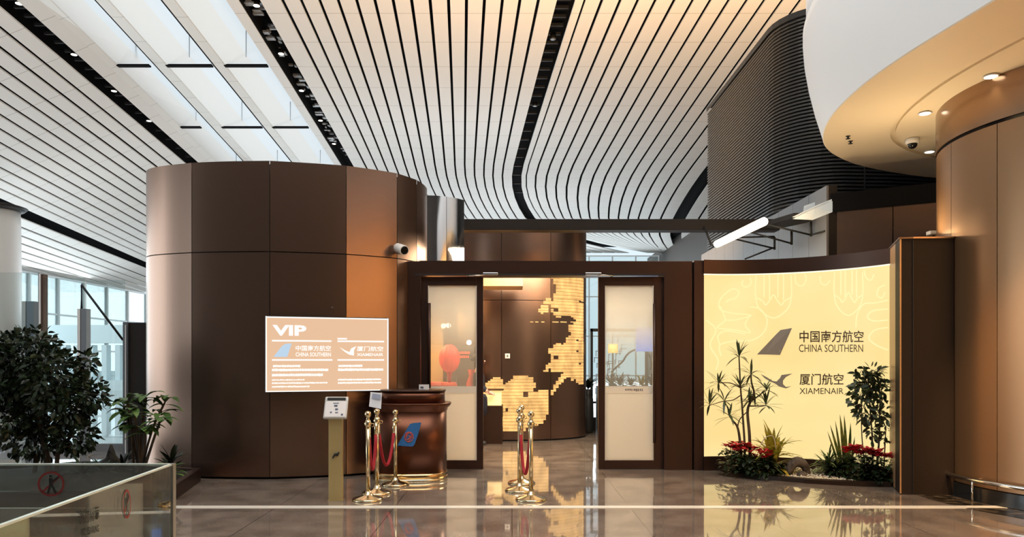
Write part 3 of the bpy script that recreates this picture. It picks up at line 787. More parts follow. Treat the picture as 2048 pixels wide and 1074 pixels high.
_area = sum(SOc[i - 1][0] * SOc[i][1] - SOc[i][0] * SOc[i - 1][1] for i in range(len(SOc)))
SG = 1 if _area > 0 else -1
ZS = 4.43
M_cream = mat('soffit_plaster', (.80, .72, .58), .5)
M_canopy = mat('canopy_white', (.74, .75, .76), .42)
cn = MB()
prof = [(0, ZS), (.015, ZS + .06), (.10, ZS + .35), (.17, ZS + .65), (.22, ZS + .95), (.24, ZS + 1.2), (.24, ZS + 1.32), (.16, ZS + 1.34), (.14, ZS + 1.40), (.2, ZS + 1.44), (.2, ZS + 1.75)]
rows = [[(*p, z) for p in (lambda o: o + [o[0]])(offs(SOc, SG * d))] for d, z in prof]
cn.grid(rows, True); cn.add([r for r in rows[-1][:-1]], [tuple(range(len(SOc)))])
canopy = cn.build('ceiling', M_canopy, kind='structure')
sf = MB()
ins = offs(SOc, -SG * .80)
ri = [[(*p, z) for p in (lambda o: o + [o[0]])(offs(SOc, -SG * d))] for d, z in ((0, ZS), (.01, ZS - .012), (.80, ZS - .012), (.80, ZS + .03), (.86, ZS + .03), (.86, ZS - .004))]
sf.grid(ri, False); sf.add(ri[-1][:-1], [tuple(range(len(SOc)))])
sf.build('soffit', M_cream, canopy)
def soff(px, py, z=ZS - .012):
    Y = (z - EYE) * F / (HZ - py); return Vector((XP(px, Y), Y, z))
for i, (a, b) in enumerate([(1982, 152), (1850, 226), (1859, 303)]):
    p = soff(a, b)
    t = thing('downlight', ['nearest round downlight in the cream canopy soffit, top right', 'middle round downlight in the cream canopy soffit', 'farthest downlight in the cream soffit, beside the column top'][i], 'downlight', p, 'downlights in the canopy soffit')
    MB().lathe([(.062, .004), (.075, -.006), (.062, -.010)], p, 20).build('trim_ring', M_white, t)
    MB().lathe([(.001, -.011), (.060, -.011), (.060, -.004), (.001, -.004)], p, 20).build('lens', M_lamp, t)
    lamp('downlight_beam', 'SPOT', p + Vector((0, 0, -.03)), p + Vector((.0, 0, -3)), 35, WARM, .05, spot=75)
p = soff(1825, 278)
t = thing('dome_camera', 'white and black dome camera under the canopy soffit', 'security camera', p)
MB().lathe([(.085, .0), (.085, -.05), (.075, -.065)], p, 20).build('camera_base', M_white, t)
MB().sphere(p + Vector((0, 0, -.07)), .06, 16, 10).build('dome', mat('black_dome', (.01, .01, .012), .08), t)
for i, (a, b) in enumerate([(1696, 272), (1701, 282)]):
    p = soff(a, b)
    t = thing('sprinkler_head', ['smaller upper dark ', 'larger lower dark '][i] + 'sprinkler dot in the soffit left of the dome camera', 'sprinkler', p)
    MB().lathe([(.028, .0), (.028, -.006), (.012, -.012), (.012, -.03), (.03, -.034), (.03, -.037)], p, 12).build('sprinkler_rose', M_black, t)
# ================================================================ louvred box, side walls, beam and canopy frame
XL = 4.5
M_louv = mat('black_louvre', (.045, .044, .042), .30, .4)
zs0, zs1, ns = 3.98, 7.2, 54
def louv_path():
    pts = [(XL, 16.7), (XL, 15.5), (XL, 14.3), (XL, 13.4)]
    for i in range(9):
        a = math.pi / 2 * i / 8; pts.append((XL + .9 - .9 * math.cos(a), 12.7 - .9 * math.sin(a)))
    return pts + [(6.2, 11.85), (7.2, 12.0), (8.4, 12.4), (9.6, 12.9)]
LP = louv_path()
def inward(path, d):
    out = []
    for i in range(len(path)):
        a, b = Vector(path[max(i - 1, 0)]), Vector(path[min(i + 1, len(path) - 1)]); u = (b - a).normalized()
        out.append((path[i][0] - u.y * d, path[i][1] + u.x * d))
    return out
scr = thing('louvre_screen', 'tall black horizontal louvre screen rising above the right bronze wall', 'louvre screen', (XL, 13, zs0))
lv = MB(); inn = inward(LP, .06)
for k in range(ns):
    z = zs0 + (zs1 - zs0) * k / ns
    lv.grid([[(*p, z + .026) for p in inn], [(*p, z + .030) for p in LP], [(*p, z) for p in LP], [(*p, z - .004) for p in inn]], False)
lv.build('slats', M_louv, scr, fixn=False)
bk = MB(); i2 = inward(LP, .25)
bk.grid([[(*p, zs0) for p in i2], [(*p, zs1) for p in i2]], False)
bk.build('backing', M_void, scr, fixn=False)
cp = MB(); cp.grid([[(*p, zs1 + .1) for p in inward(LP, -.02)], [(*p, zs1) for p in inward(LP, -.02)]], False); cp.grid([[(*p, zs1 + .1) for p in inward(LP, -.02)], [(*p, zs1 + .1) for p in inward(LP, .3)]], False)
cp.build('top_rail', M_black, scr, fixn=False)
vr = MB()
for x, y in ((5.75, 11.84),): vr.box(x - .008, x + .008, y - .03, y, zs0, zs1)
vr.build('vertical_rib', M_louv, scr)

# pale side wall running back under the louvres
M_sidew = mat('pale_metal_panel', (.20, .20, .205), .38, .35)
sw = MB()
for i in range(11):
    y0 = 10.3 + i * .62; sw.box(XL - .03, XL, y0 + .004, y0 + .616, 0, 3.98)
side = sw.build('wall_right', M_sidew, kind='structure')
MB().box(XL, XL + .12, 10.3, 17.1, 0, 3.98).build('wall_core', M_seam, side)
# bronze wall right of it, with a black fascia
P0, P1 = Vector((XL + .12, 10.3, 0)), Vector((6.4, 9.25, 0)); D = (P1 - P0).normalized(); NN = Vector((D.y, -D.x, 0))
MW = Matrix(((D.x, NN.x, 0, P0.x), (D.y, NN.y, 0, P0.y), (0, 0, 1, 0), (0, 0, 0, 1)))
bw = MB(); ln = (P1 - P0).length
for a, b in ((0, .70), (.71, 1.41), (1.42, ln)): bw.box(a, b - .004, .0, .03, 0, 3.6, MW)
bwall = bw.build('wall_right', M_brown, kind='structure')
MB().box(-.1, ln, -.12, 0, 0, 3.59, MW).build('wall_core', M_seam, bwall)
MB().box(-.12, ln + .2, -.3, .05, 3.6, 3.86, MW).build('fascia', M_void, bwall)

# steel beam over the entrance and the little glazed canopy frame at its end
YB = 11.6
beam = MB().box(XP(925, YB), XP(1560, YB), YB, YB + .25, ZP(460, YB), ZP(438, YB)).build('beam', mat('beam_brown', (.014, .010, .008), .5, .3), kind='structure', bevel=.004)
fr_ = thing('canopy_frame', 'small black steel bracket frame with glass at the beam end above the lightbox', 'canopy frame', W(1580, 460, 11))
f = MB()
def rod(mb, a, b, r=.014): mb.tube([a, b], r, 6)
A = W(1560, 449, 11.4); B = W(1642, 441, 10.6)
f.prism([(A.x, A.y + .12), (A.x - .3, A.y - .05), (B.x - .4, B.y), (B.x, B.y), (B.x, B.y + .3)], A.z - .05, A.z + .02)
f.build('deck', M_black, fr_)
for (p1, q, p2, yy) in (((1530, 448), (1622, 470), (1622, 443), 10.7), ((1500, 464), (1583, 487), (1583, 460), 11.2), ((1470, 478), (1549, 497), (1549, 474), 11.8)):
    b = MB(); a_, c_, d_ = W(*p1, yy), W(*q, yy), W(*p2, yy)
    rod(b, a_, c_); rod(b, c_ + Vector((0, 0, -.02)), d_, .018); b.build('bracket', M_black, fr_)
for _a, _b2 in ((W(1490, 518, 11.6), W(1548, 495, 11.8)), (W(1472, 475, 11.9), W(1549, 473, 11.8)), (W(1622, 470, 10.7), W(1650, 462, 10.35))):
    b = MB(); rod(b, _a, _b2); b.build('tie_rod', M_black, fr_)
g = MB(); g.add([W(1585, 438, 10.2), W(1625, 440, 9.9), W(1665, 424, 9.5), W(1665, 402, 9.5), W(1630, 416, 9.8)], [(0, 1, 2, 3, 4)])
g.add([v + Vector((0, .02, .03)) for v in (W(1585, 438, 10.2), W(1625, 440, 9.9), W(1665, 424, 9.5), W(1665, 402, 9.5), W(1630, 416, 9.8))], [(4, 3, 2, 1, 0)])
g.add([W(1608, 412, 10.1), W(1630, 404, 9.9), W(1630, 412, 9.9), W(1606, 425, 10.1)], [(0, 1, 2, 3)])
g.build('glass_panel', mat('pale_canopy_glass', (.50, .56, .60), .15, spec=.6), fr_)
# tube lamp
tl = thing('tube_lamp', 'glowing white tube lamp hanging diagonally above the lightbox', 'lamp', W(1480, 466, 10))
a, b = W(1434, 488, 10.9), W(1528, 443, 9.13)
MB().tube([a, b], .055, 12).build('tube', mat('tube_glow', (1, 1, 1), .4, emit=(1, .90, .70), estr=2.2), tl)
MB().tube([a + Vector((0, -.02, 0)), a + Vector((0, .3, .02)), Vector((a.x, 11.62, ZP(452, 11.6)))], .018, 6).build('support_arm', M_black, tl)
lamp('tube_lamp_light', 'POINT', (3.7, 10.2, 3.1), (0, 0, 0), 25, WARM, .15)

# ================================================================ left: glass screens, posts, white column, dark panel
wc = MB().lathe([(.85, 0), (.85, 3.4), (.82, 6.6), (.80, 7.15)], (-19.6, 27.5, 0), 32)
wcol = wc.build('pillar', mat('white_column', (.78, .80, .80), .4), kind='structure')
MB().lathe([(.84, 7.15), (.95, 7.2), (1.05, 7.3), (.9, 7.35)], (-19.6, 27.5, 0), 32).build('capital', M_black, wcol)
YG = 11.5
def gx(px): return XP(px, YG)
def glass_panel(name, label, px0, px1, ytop, Y0, zb=0.12):
    t = thing(name, label, 'glass screen', ((XP(px0, Y0) + XP(px1, Y0)) / 2, Y0, 0), 'glass screens beside the bronze drum')
    MB().box(XP(px0, Y0), XP(px1, Y0), Y0 - .008, Y0 + .008, zb, ZP(ytop, Y0)).build('pane', M_glassgreen if name == 'x' else M_glass, t)
    MB().box(XP(px0, Y0), XP(px1, Y0), Y0 - .03, Y0 + .03, 0, zb + .01).build('base_channel', M_steel, t)
    return t
glass_panel('glass_screen', 'tall glass screen at the far left edge behind the dense bush', -60, 79, 545, 11.9)
glass_panel('glass_screen', 'middle glass screen between the brown fin and the grey post', 92, 170, 556, 11.9)
glass_panel('glass_screen', 'glass screen between the braced grey post and the black panel', 172, 250, 560, 11.9)
def post(label, px0, px1, ytop, Y0, m, m2=None, d=.12, name='screen_post'):
    t = thing(name, label, 'post', (XP((px0 + px1) / 2, Y0), Y0, 0), 'posts of the glass screens')
    x0, x1 = XP(px0, Y0), XP(px1, Y0); s = x0 + (x1 - x0) * .35
    MB().box(x0, s - .006, Y0 - d / 2, Y0 + d / 2, 0, ZP(ytop, Y0)).build('white_side', M_white, t)
    MB().box(s - .006, s + .008, Y0 - d / 2 + .01, Y0 + d / 2, 0, ZP(ytop, Y0) + .001).build('groove', M_black, t)
    MB().box(s + .008, x1, Y0 - d / 2, Y0 + d / 2, 0, ZP(ytop, Y0)).build('face', m, t)
    MB().box(x0 - .03, x1 + .03, Y0 - d / 2 - .03, Y0 + d / 2 + .03, 0, .015).build('foot_plate', M_steel, t)
    return t
M_pgrey = mat('post_grey', (.30, .33, .37), .35, .5)
pa = post('grey and white post with a black diagonal brace, left of the black panel', 159, 177, 618, 11.4, M_pgrey)
b = MB(); b.tube([W(163, 620, 11.4), W(163, 570, 11.4), W(246, 680, 11.4)], .018, 6); b.build('brace', M_black, pa)
post('short grey post at the left, half hidden by the bush', 48, 72, 603, 12.3, M_pgrey)
tp = thing('glazing_fin', 'slim brown edged glazing fin right of the far left screen', 'post', (XP(85, 11.9), 11.9, 0), 'posts of the glass screens')
MB().box(XP(80, 11.9), XP(82, 11.9), 11.85, 11.95, 0, ZP(547, 11.9)).build('dark_edge', M_greyframe, tp)
MB().box(XP(82.2, 11.9), XP(86, 11.9), 11.84, 11.96, 0, ZP(548, 11.9)).build('pale_face', M_white, tp)
MB().box(XP(86.2, 11.9), XP(91, 11.9), 11.84, 11.96, 0, ZP(549, 11.9)).build('brown_face', M_brown, tp)
dp = thing('panel_cabinet', 'tall plain black panel cabinet against the left side of the bronze drum', 'cabinet', (XP(280, 11.0), 11.0, 0))
MB().box(XP(258, 10.9), XP(330, 10.9), 10.9, 11.3, 0, ZP(645, 10.9)).build('body', mat('black_brown', (.018, .012, .008), .5), dp, bevel=.004)
MB().box(XP(247, 10.9), XP(257, 10.9), 10.88, 11.2, 0, ZP(645, 10.9) + .005).build('edge_strip', M_greyframe, dp)
MB().box(XP(252, 10.9), XP(254, 10.9), 10.87, 10.885, .1, ZP(650, 10.9)).build('pale_line', M_white, dp)
# distant white hall behind the glass
fac = MB(); Yf = 36
for i in range(14):
    px = -40 + i * 27; fac.box(XP(px, Yf), XP(px + 10, Yf), Yf, Yf + .4, 0, ZP(690, Yf))
fac.box(XP(-200, Yf), XP(330, Yf), Yf - .1, Yf + .6, ZP(686, Yf), ZP(650, Yf)); fac.box(XP(-200, Yf), XP(330, Yf), Yf - .3, Yf + .5, ZP(815, Yf) if False else .0, .5)
fac.box(XP(-200, Yf), XP(330, Yf), Yf - .3, Yf + .5, ZP(768, Yf), ZP(758, Yf)) if False else None
fac.build('partition', M_fac, kind='structure')
# ================================================================ wall screen, desk, kiosk, barriers
M_peach = mat('screen_peach', (.04, .03, .03), .3, emit=(.80, .52, .33), estr=1.0)
M_scrwhite = mat('screen_white', (.04, .04, .04), .3, emit=(1, .97, .92), estr=1.15)
M_scrblue = mat('screen_pale_blue', (.04, .04, .04), .3, emit=(.50, .66, .82), estr=1.0)
TA, TB = Vector((-3.035, 8.90, 0)), Vector((-1.595, 9.40, 0)); TD = (TB - TA).normalized(); TN = Vector((TD.y, -TD.x, 0))
MT = Matrix(((TD.x, -TN.x, 0, TA.x), (TD.y, -TN.y, 0, TA.y), (0, 0, 1, 0), (0, 0, 0, 1)))      # x along, y into the wall, z up
TWD = (TB - TA).length; TZ0, TZ1 = 1.10, 2.045
tv = thing('wall_display', 'large peach information screen headed VIP mounted on the bronze drum', 'screen', (TA + TB) / 2 + Vector((0, 0, TZ0)))
MB().box(TWD * .3, TWD * .7, .05, .17, TZ0 + .25, TZ1 - .25, MT).build('wall_mount', M_black, tv)
MB().box(0, TWD, 0, .05, TZ0, TZ1, MT).build('housing', M_black, tv, bevel=.004)
MB().box(.016, TWD - .016, -.003, 0, TZ0 + .016, TZ1 - .016, MT).build('picture', M_peach, tv)
def su(px): return TWD * interp(px, [530, 592, 654, 716, 778], [0, .243, .49, .743, 1])
def sz(py): return TZ1 - (py - 633) / 151.0 * (TZ1 - TZ0)
def on_tv(name, polys, m, lift=.0045):
    mb = MB()
    for vs, fs in polys: mb.add([MT @ Vector((v[0], -lift, v[1])) for v in vs], fs)
    return mb.build(name, m, tv, fixn=False)
def rect(a, b, c, d): return [(su(a), sz(d)), (su(b), sz(d)), (su(b), sz(c)), (su(a), sz(c))], [(0, 1, 2, 3)]
def ttext(s, x0, x1, ytop, ybot, bold=True, fat=.012):
    vs, fs = text_mesh(s, sz(ytop) - sz(ybot), bold, su(x1) - su(x0), fat); return [(v[0] + su(x0), v[1] + sz(ybot)) for v in vs], fs
def tshape(pts): return [(su(a), sz(b)) for a, b in pts], [tuple(range(len(pts)))]
on_tv('edge_line', [rect(531.5, 777, 634.5, 637), rect(531.5, 777, 781, 783), rect(531.5, 534, 634, 783), rect(774.5, 777, 634, 783)], M_scrwhite)
on_tv('heading', [ttext('VIP', 545, 612, 651, 672, True, .04)], M_scrwhite)
on_tv('rule', [rect(544, 662, 680.5, 683.5)], M_scrwhite); on_tv('rule', [rect(674, 768, 680.5, 683.5)], M_scrwhite); on_tv('rule', [rect(674, 693, 675.5, 678.5)], M_scrwhite)
on_tv('rule', [rect(544, 664, 718.5, 721.5)], M_scrwhite); on_tv('rule', [rect(674, 768, 718.5, 721.5)], M_scrwhite)
on_tv('tail_fin_logo', [tshape([(547, 714), (564, 692), (571, 688), (583, 687), (574, 714)])], M_scrblue)
on_tv('airline_name', [ttext('中国南方航空', 591, 661, 691, 702)], M_scrwhite); on_tv('airline_name', [ttext('CHINA SOUTHERN', 591, 661, 705, 713)], M_scrwhite)
on_tv('bird_logo', [tshape([(678, 694), (690, 701), (698, 704), (702, 696), (712, 692), (707, 700), (707, 711), (697, 709), (688, 703)])], M_scrwhite)
on_tv('airline_name', [ttext('厦门航空', 713, 766, 692, 702)], M_scrwhite); on_tv('airline_name', [ttext('XIAMENAIR', 713, 766, 706, 712)], M_scrwhite)
def scribble(x0, x1, y0, y1, seed):
    r = random.Random(seed); out = []; x = x0
    while x < x1:
        wd = r.uniform(1.6, 3.6); out.append(rect(x, min(x + wd, x1), y0 + r.uniform(0, .8), y1 - r.uniform(0, .6))); x += wd + r.uniform(.3, .7)
    return out
for i, (a, b, c, d) in enumerate([(546, 600, 729.5, 734.5), (544, 656, 737, 742.5), (544, 645, 747, 752.5), (544, 608, 758, 761), (544, 654, 764, 767.5), (544, 618, 771, 774.5), (676, 724, 729.5, 734.5), (675, 766, 737, 742.5), (675, 762, 758, 762), (675, 762, 764.5, 768.5)]):
    on_tv('small_print', scribble(a, b, c, d, i), M_scrwhite)
sn = thing('wall_sensor', 'tiny round sensor dot on the bronze drum above the VIP screen', 'sensor', OV1.pt(OV1.t_at(665), 2.17, .012))
_p = OV1.pt(OV1.t_at(665), 2.17, .0); MB().tube([_p, _p + Vector((.003, -.035, 0))], .012, 10).build('sensor_head', M_chrome, sn)

# reception lectern desk
DC = Vector((-1.285, 9.20, 0))
dk = thing('greeting_desk', 'curved dark bronze greeting desk with a blue tail emblem before the left door', 'desk', DC)
OD = Oval((DC.x, DC.y), .455, .33, 3, 2.7)
def ov_prism(ov, z0, z1, off, n=72): return [ov.pt(t * 360 / n, 0, off) for t in range(n)], z0, z1
M_desk = brushed('desk_bronze', (.11, .042, .024), .34, .8)
mb = MB(); mb.prism(*ov_prism(OD, .10, .87, 0), True); mb.build('body', M_desk, dk)
mb = MB(); mb.prism(*ov_prism(OD, .035, .10, .006), True); mb.build('kick_band', brushed('kick_gold', (.55, .36, .17), .2, 1.0), dk)
mb = MB(); mb.prism(*ov_prism(OD, 0, .035, .012), True); mb.build('plinth', M_gold, dk)
mb = MB(); mb.grid([[OD.pt(t * 5, z, o) for t in range(73)] for z, o in ((.86, .0), (.87, .008), (.90, .015), (.925, .045), (.955, .06), (.965, .055))], True)
mb.add([OD.pt(t * 5, .965, .055) for t in range(72)], [tuple(range(72))]); mb.build('lip', M_desk, dk)
OR = Oval((DC.x + .03, DC.y + .02), .40, .30, 3, 2.7)
mb = MB(); mb.prism(*ov_prism(OR, .965, 1.105, 0), True); mb.build('riser', M_desk, dk)
mb = MB(); mb.prism(*ov_prism(OR, 1.105, 1.125, .012), True); mb.build('counter_top', M_dkbrown, dk)
# emblem on the desk front
M_blue = mat('emblem_blue', (.03, .15, .42), .35)
M_red = mat('emblem_red', (.55, .10, .07), .4)
def on_oval(ov, pts, zf, off, name, m, parent, th=.006):
    """pts in photo pixels, wrapped on an oval's front"""
    mb = MB(); n = len(pts)
    fr = [];
    for px, py in pts:
        q = ov.pt(ov.t_at(px), 0, off); q.z = ZP(py, q.y); fr.append(q)
    back = [q + Vector((0, th, 0)) for q in fr]
    mb.add(fr + back, [tuple(range(n))] + [(i, (i + 1) % n, n + (i + 1) % n, n + i) for i in range(n)])
    return mb.build(name, m, parent)
emb = on_oval(OD, [(795, 891), (800, 882), (814, 858), (820, 848), (826, 846), (842, 845), (836, 868), (829, 889), (825, 893), (806, 892)], 0, .010, 'tail_emblem', M_blue, dk)
fm = MB()
def wrapline(pts, r):
    q3 = []
    for px, py in pts:
        q = OD.pt(OD.t_at(px), 0, .012); q.z = ZP(py, q.y); q3.append(q)
    fm.tube(q3, r, 5)
wrapline([(818 + 8.5 * math.cos(t * .35), 874 + 10 * math.sin(t * .35)) for t in range(19)], .0045)
for pts in ([(812, 880), (814, 870), (820, 866), (823, 872), (818, 878), (813, 880)], [(815, 884), (820, 880), (824, 874), (825, 868)], [(811, 874), (814, 868), (818, 865)], [(816, 872), (820, 872), (820, 876), (816, 877)]): wrapline(spline(pts, 5), .0045)
fm.build('emblem_flower', M_red, emb)
M_paper = mat('white_card', (.80, .80, .82), .5)
sg = thing('counter_sign', 'white notice card leaning on the left end of the greeting desk', 'sign', W(751, 812, 8.85))
a, b = W(737, 812, 8.92), W(763, 818, 8.80)
MB().add([W(738, 813, 8.90), W(762, 818, 8.76), W(764, 786, 8.82), W(741, 784, 8.96), W(738, 813, 8.91), W(762, 818, 8.77), W(764, 786, 8.83), W(741, 784, 8.97)], [(0, 1, 2, 3), (7, 6, 5, 4), (0, 4, 5, 1), (1, 5, 6, 2), (2, 6, 7, 3), (3, 7, 4, 0)]).build('card', M_paper, sg)
MB().add([W(743, 797, 8.905), W(760, 799, 8.78), W(761, 789, 8.80), W(745, 787, 8.92)], [(0, 1, 2, 3)]).build('printed_panel', mat('print_grey', (.32, .36, .48), .5), sg)
sg = thing('table_card', 'small white card standing on the right end of the greeting desk top', 'sign', W(847, 785, 9.2))
x0, x1 = XP(838, 9.2), XP(858, 9.2)
MB().box(x0, x1, 9.195, 9.205, 1.125, ZP(769, 9.2)).build('card', M_paper, sg)
MB().box(XP(841, 9.2), XP(847, 9.2), 9.192, 9.1945, 1.14, ZP(773, 9.2)).build('print_block', mat('print_dark', (.10, .12, .2), .5), sg)

# self-service post
YK = 7.72
ks = thing('service_post', 'champagne coloured post with a tilted white notice panel on top, left of the rope posts', 'kiosk', (XP(670, YK), YK, 0))
x0, x1 = XP(657, YK), XP(684, YK)
MB().box(x0, x1, YK, YK + .07, .01, .905).build('column', M_goldpaint, ks, bevel=.004)
MB().box(x0 - .006, x1 + .006, YK - .006, YK + .076, 0, .012).build('foot', M_goldpaint, ks)
TK = Matrix.Translation(Vector((XP(671, YK), YK + .03, .98))) @ Matrix.Rotation(math.radians(-24), 4, 'X')
MB().box(-.125, .125, -.025, .015, -.118, .130, TK).build('head', mat('silver_shell', (.62, .62, .60), .35, .6), ks, bevel=.012)
MB().box(-.108, .108, -.027, -.025, -.10, .072, TK).build('sheet', M_paper, ks)
MB().box(-.098, .098, -.028, -.025, .084, .116, TK).build('display_bar', M_black, ks)
def kpart(x, z, wd, h): MB().box(x - wd / 2, x + wd / 2, -.029, -.0268, z - h / 2, z + h / 2, TK).build('printed_mark', mat('print_dark', (.1, .12, .2), .5), ks)
for m_ in ((0, .052, .06, .009), (.0, .022, .035, .022), (.012, -.018, .03, .02), (-.045, -.052, .018, .018), (.015, -.055, .03, .012), (.075, -.078, .022, .022)): kpart(*m_)
lg = MB()
lg.tube([W(665, 916, YK - .004), W(670, 909, YK - .004), (W(676, 907, YK - .004))], [.008, .014, .010], 6); lg.tube([W(674, 912, YK - .004), W(678, 904, YK - .004)], .008, 6)
lg.build('hand_symbol', M_black, ks)

# rope posts
def make_post(loc, label, group, zs=1.0):
    t = thing('rope_post', label, 'rope post', loc, group)
    MB().lathe([(.165, 0), (.168, .012), (.15, .028), (.06, .05), (.035, .075), (.026, .10)], loc, 28).build('base', M_gold, t)
    MB().lathe([(.0225, .09), (.0225, .80 * zs)], loc, 16).build('pole', M_gold, t)
    MB().lathe([(.023, .78 * zs), (.038, .80 * zs), (.040, .825 * zs), (.028, .84 * zs), (.022, .86 * zs)], loc, 16).build('collar', M_gold, t)
    MB().lathe([(.022, .855 * zs), (.017, .88 * zs)] + [(max(.002, .036 * math.sin(math.pi * i / 8)), .918 * zs - .036 * math.cos(math.pi * i / 8)) for i in range(1, 9)], loc, 16).build('finial', M_gold, t)
    mb = MB()
    for k in range(4):
        a = k * math.pi / 2; p = Vector(loc) + Vector((0, 0, .80 * zs)); d = Vector((math.cos(a), math.sin(a), 0))
    mb.tube([p + Vector((.036, 0, .02)), p + Vector((.06, 0, .015)), p + Vector((.06, 0, -.01)), p + Vector((.04, 0, -.015))], .006, 6)
    mb.build('hook', M_gold, t)
    return t
posts = {}
for key, px, py, lab, grp, zs in (('A', 736, 1000, 'nearest brass rope post of the three before the greeting desk', 'rope posts by the desk', 1),
                         ('B', 754, 987, 'middle brass rope post of the three before the greeting desk', 'rope posts by the desk', 1),
                         ('C', 791, 970, 'brass rope post standing closest to the greeting desk front', 'rope posts by the desk', .95),
                         ('D', 1062, 1000, 'nearest brass rope post in the doorway, right of its pair', 'rope posts in the doorway', 1),
                         ('E', 1039, 982, 'middle brass rope post in the doorway, left of the nearest', 'rope posts in the doorway', 1),
                         ('F', 1043, 967, 'farthest brass rope post in the doorway, behind the left one', 'rope posts in the doorway', 1)):
    loc = G(px, py); loc.z = 0; posts[key] = (loc, zs); make_post(loc, lab, grp, zs)
M_rope = mat('red_velvet', (.36, .012, .025), .7)
def rope(a, b, sag, label):
    (pa, za), (pb, zb) = posts[a], posts[b]
    p = pa + Vector((0, 0, .80 * za)); q = pb + Vector((0, 0, .80 * zb)); d = (q - p); d.z = 0; u = d.normalized()
    p = p + u * .036; q = q - u * .036
    t = thing('barrier_rope', label, 'rope', (p + q) / 2 - Vector((0, 0, sag)), 'red velvet ropes')
    pts = []
    for i in range(21):
        s = i / 20; v = p.lerp(q, s); v.z -= sag * (1 - (2 * s - 1) ** 2) ** .8; pts.append(v)
    MB().tube(pts[1:-1], .018, 8).build('velvet', M_rope, t)
    for e in (pts[:2], pts[-2:]): MB().tube(e, .020, 8).build('end_cap', M_gold, t)
rope('A', 'B', .50, 'red velvet rope hanging between the nearest two posts by the desk')
rope('B', 'C', .50, 'red velvet rope sagging in front of the greeting desk emblem')
rope('D', 'E', .56, 'red velvet rope between the nearest two posts in the doorway')
rope('E', 'F', .52, 'red velvet rope between the two farther posts in the doorway')

# bullet camera on the drum
p = OV1.pt(OV1.t_at(800), ZP(503, 9.9), 0)
n_ = (OV1.pt(OV1.t_at(800), 0, .1) - OV1.pt(OV1.t_at(800), 0, 0)).normalized()
bc = thing('bullet_camera', 'white bullet security camera on the bronze drum beside the portal', 'security camera', p)
q = Vector((XP(802, 9.55), 9.55, ZP(498, 9.55)))
mb = MB(); mb.tube([p - n_ * .0, p + n_ * .03], .06, 16); mb.build('wall_plate', M_white, bc)
mb = MB(); mb.tube([p + n_ * .02, q + Vector((-.03, .06, -.03)), q], .022, 8); mb.build('bracket_arm', M_white, bc)
u = Vector((.55, -.75, -.28)).normalized()
mb = MB(); mb.tube([q - u * .11, q - u * .10, q + u * .08, q + u * .10], [.05, .062, .066, .064], 16); mb.build('barrel', M_white, bc)
mb = MB(); mb.tube([q + u * .101, q + u * .112], [.055, .05], 16); mb.build('lens', mat('lens_black', (.004, .004, .005), .08), bc)

# small floodlight behind the pier
p = W(1867, 467, 9.2)
fl_ = thing('flood_lamp', 'small white flood lamp on top of the wall behind the right pier', 'lamp', p)
MB().box(p.x - .07, p.x + .05, p.y - .05, p.y + .05, p.z - .02, p.z + .03, None).build('head', M_white, fl_, bevel=.01)
MB().tube([p + Vector((0, 0, -.02)), p + Vector((.02, 0, -.12))], .012, 6).build('stem', M_black, fl_)

# ================================================================ glass balustrade in the near left corner
CN = Vector((-1.315, 2.80, 0)); NE = Vector((-1.19, .985, 0)); BK = Vector((-3.4, 2.80, 0))
M_edge = mat('glass_edge', (.62, .74, .70), .2, spec=.6)
def pane(name, a, b, label, z1=1.10):
    t = thing(name, label, 'balustrade', (a + b) / 2, 'glass balustrade panels')
    d = (b - a).normalized(); n = Vector((-d.y, d.x, 0)); l = (b - a).length
    M = Matrix(((d.x, n.x, 0, a.x), (d.y, n.y, 0, a.y), (0, 0, 1, 0), (0, 0, 0, 1)))
    MB().box(0.004, l, -.006, .006, .08, z1 - .006, M).build('pane', M_glassgreen, t)
    MB().box(0.004, l, -.0065, .0065, z1 - .006, z1, M).build('top_edge', M_edge, t)
    MB().box(0.03, l, -.03, .03, 0, .09, M).build('base_rail', M_steel, t)
    return t, M, l
bkp, MBk, _l = pane('glass_balustrade', CN, BK, 'rear glass balustrade panel with a round no leaning sticker, near left corner')
ftp, MFt, _l2 = pane('glass_balustrade', CN, NE, 'front glass balustrade panel with lettering, running towards the viewer')
cp_ = thing('balustrade_post', 'slim steel corner post joining the two glass balustrade panels', 'post', CN)
MB().box(CN.x - .004, CN.x + .012, CN.y - .012, CN.y + .012, 0, 1.10).build('upright', M_steel, cp_)
MB().box(CN.x - .03, CN.x + .035, CN.y - .035, CN.y + .035, 0, .01).build('foot', M_steel, cp_)
def plane_at(px, py, a, b, off):
    d = (b - a).normalized(); n = Vector((-d.y, d.x, 0));
    if n.x * a.x + n.y * a.y > 0: n = -n
    a2 = a + n * off; r = Vector(((px - CX) / F, 1, (HZ - py) / F))
    k = (a2.x * n.x + a2.y * n.y) / (r.x * n.x + r.y * n.y)
    return Vector((r.x * k, k, EYE + r.z * k))
M_stred = mat('sticker_red', (.25, .03, .03), .5); M_stblack = mat('sticker_black', (.015, .015, .015), .5)
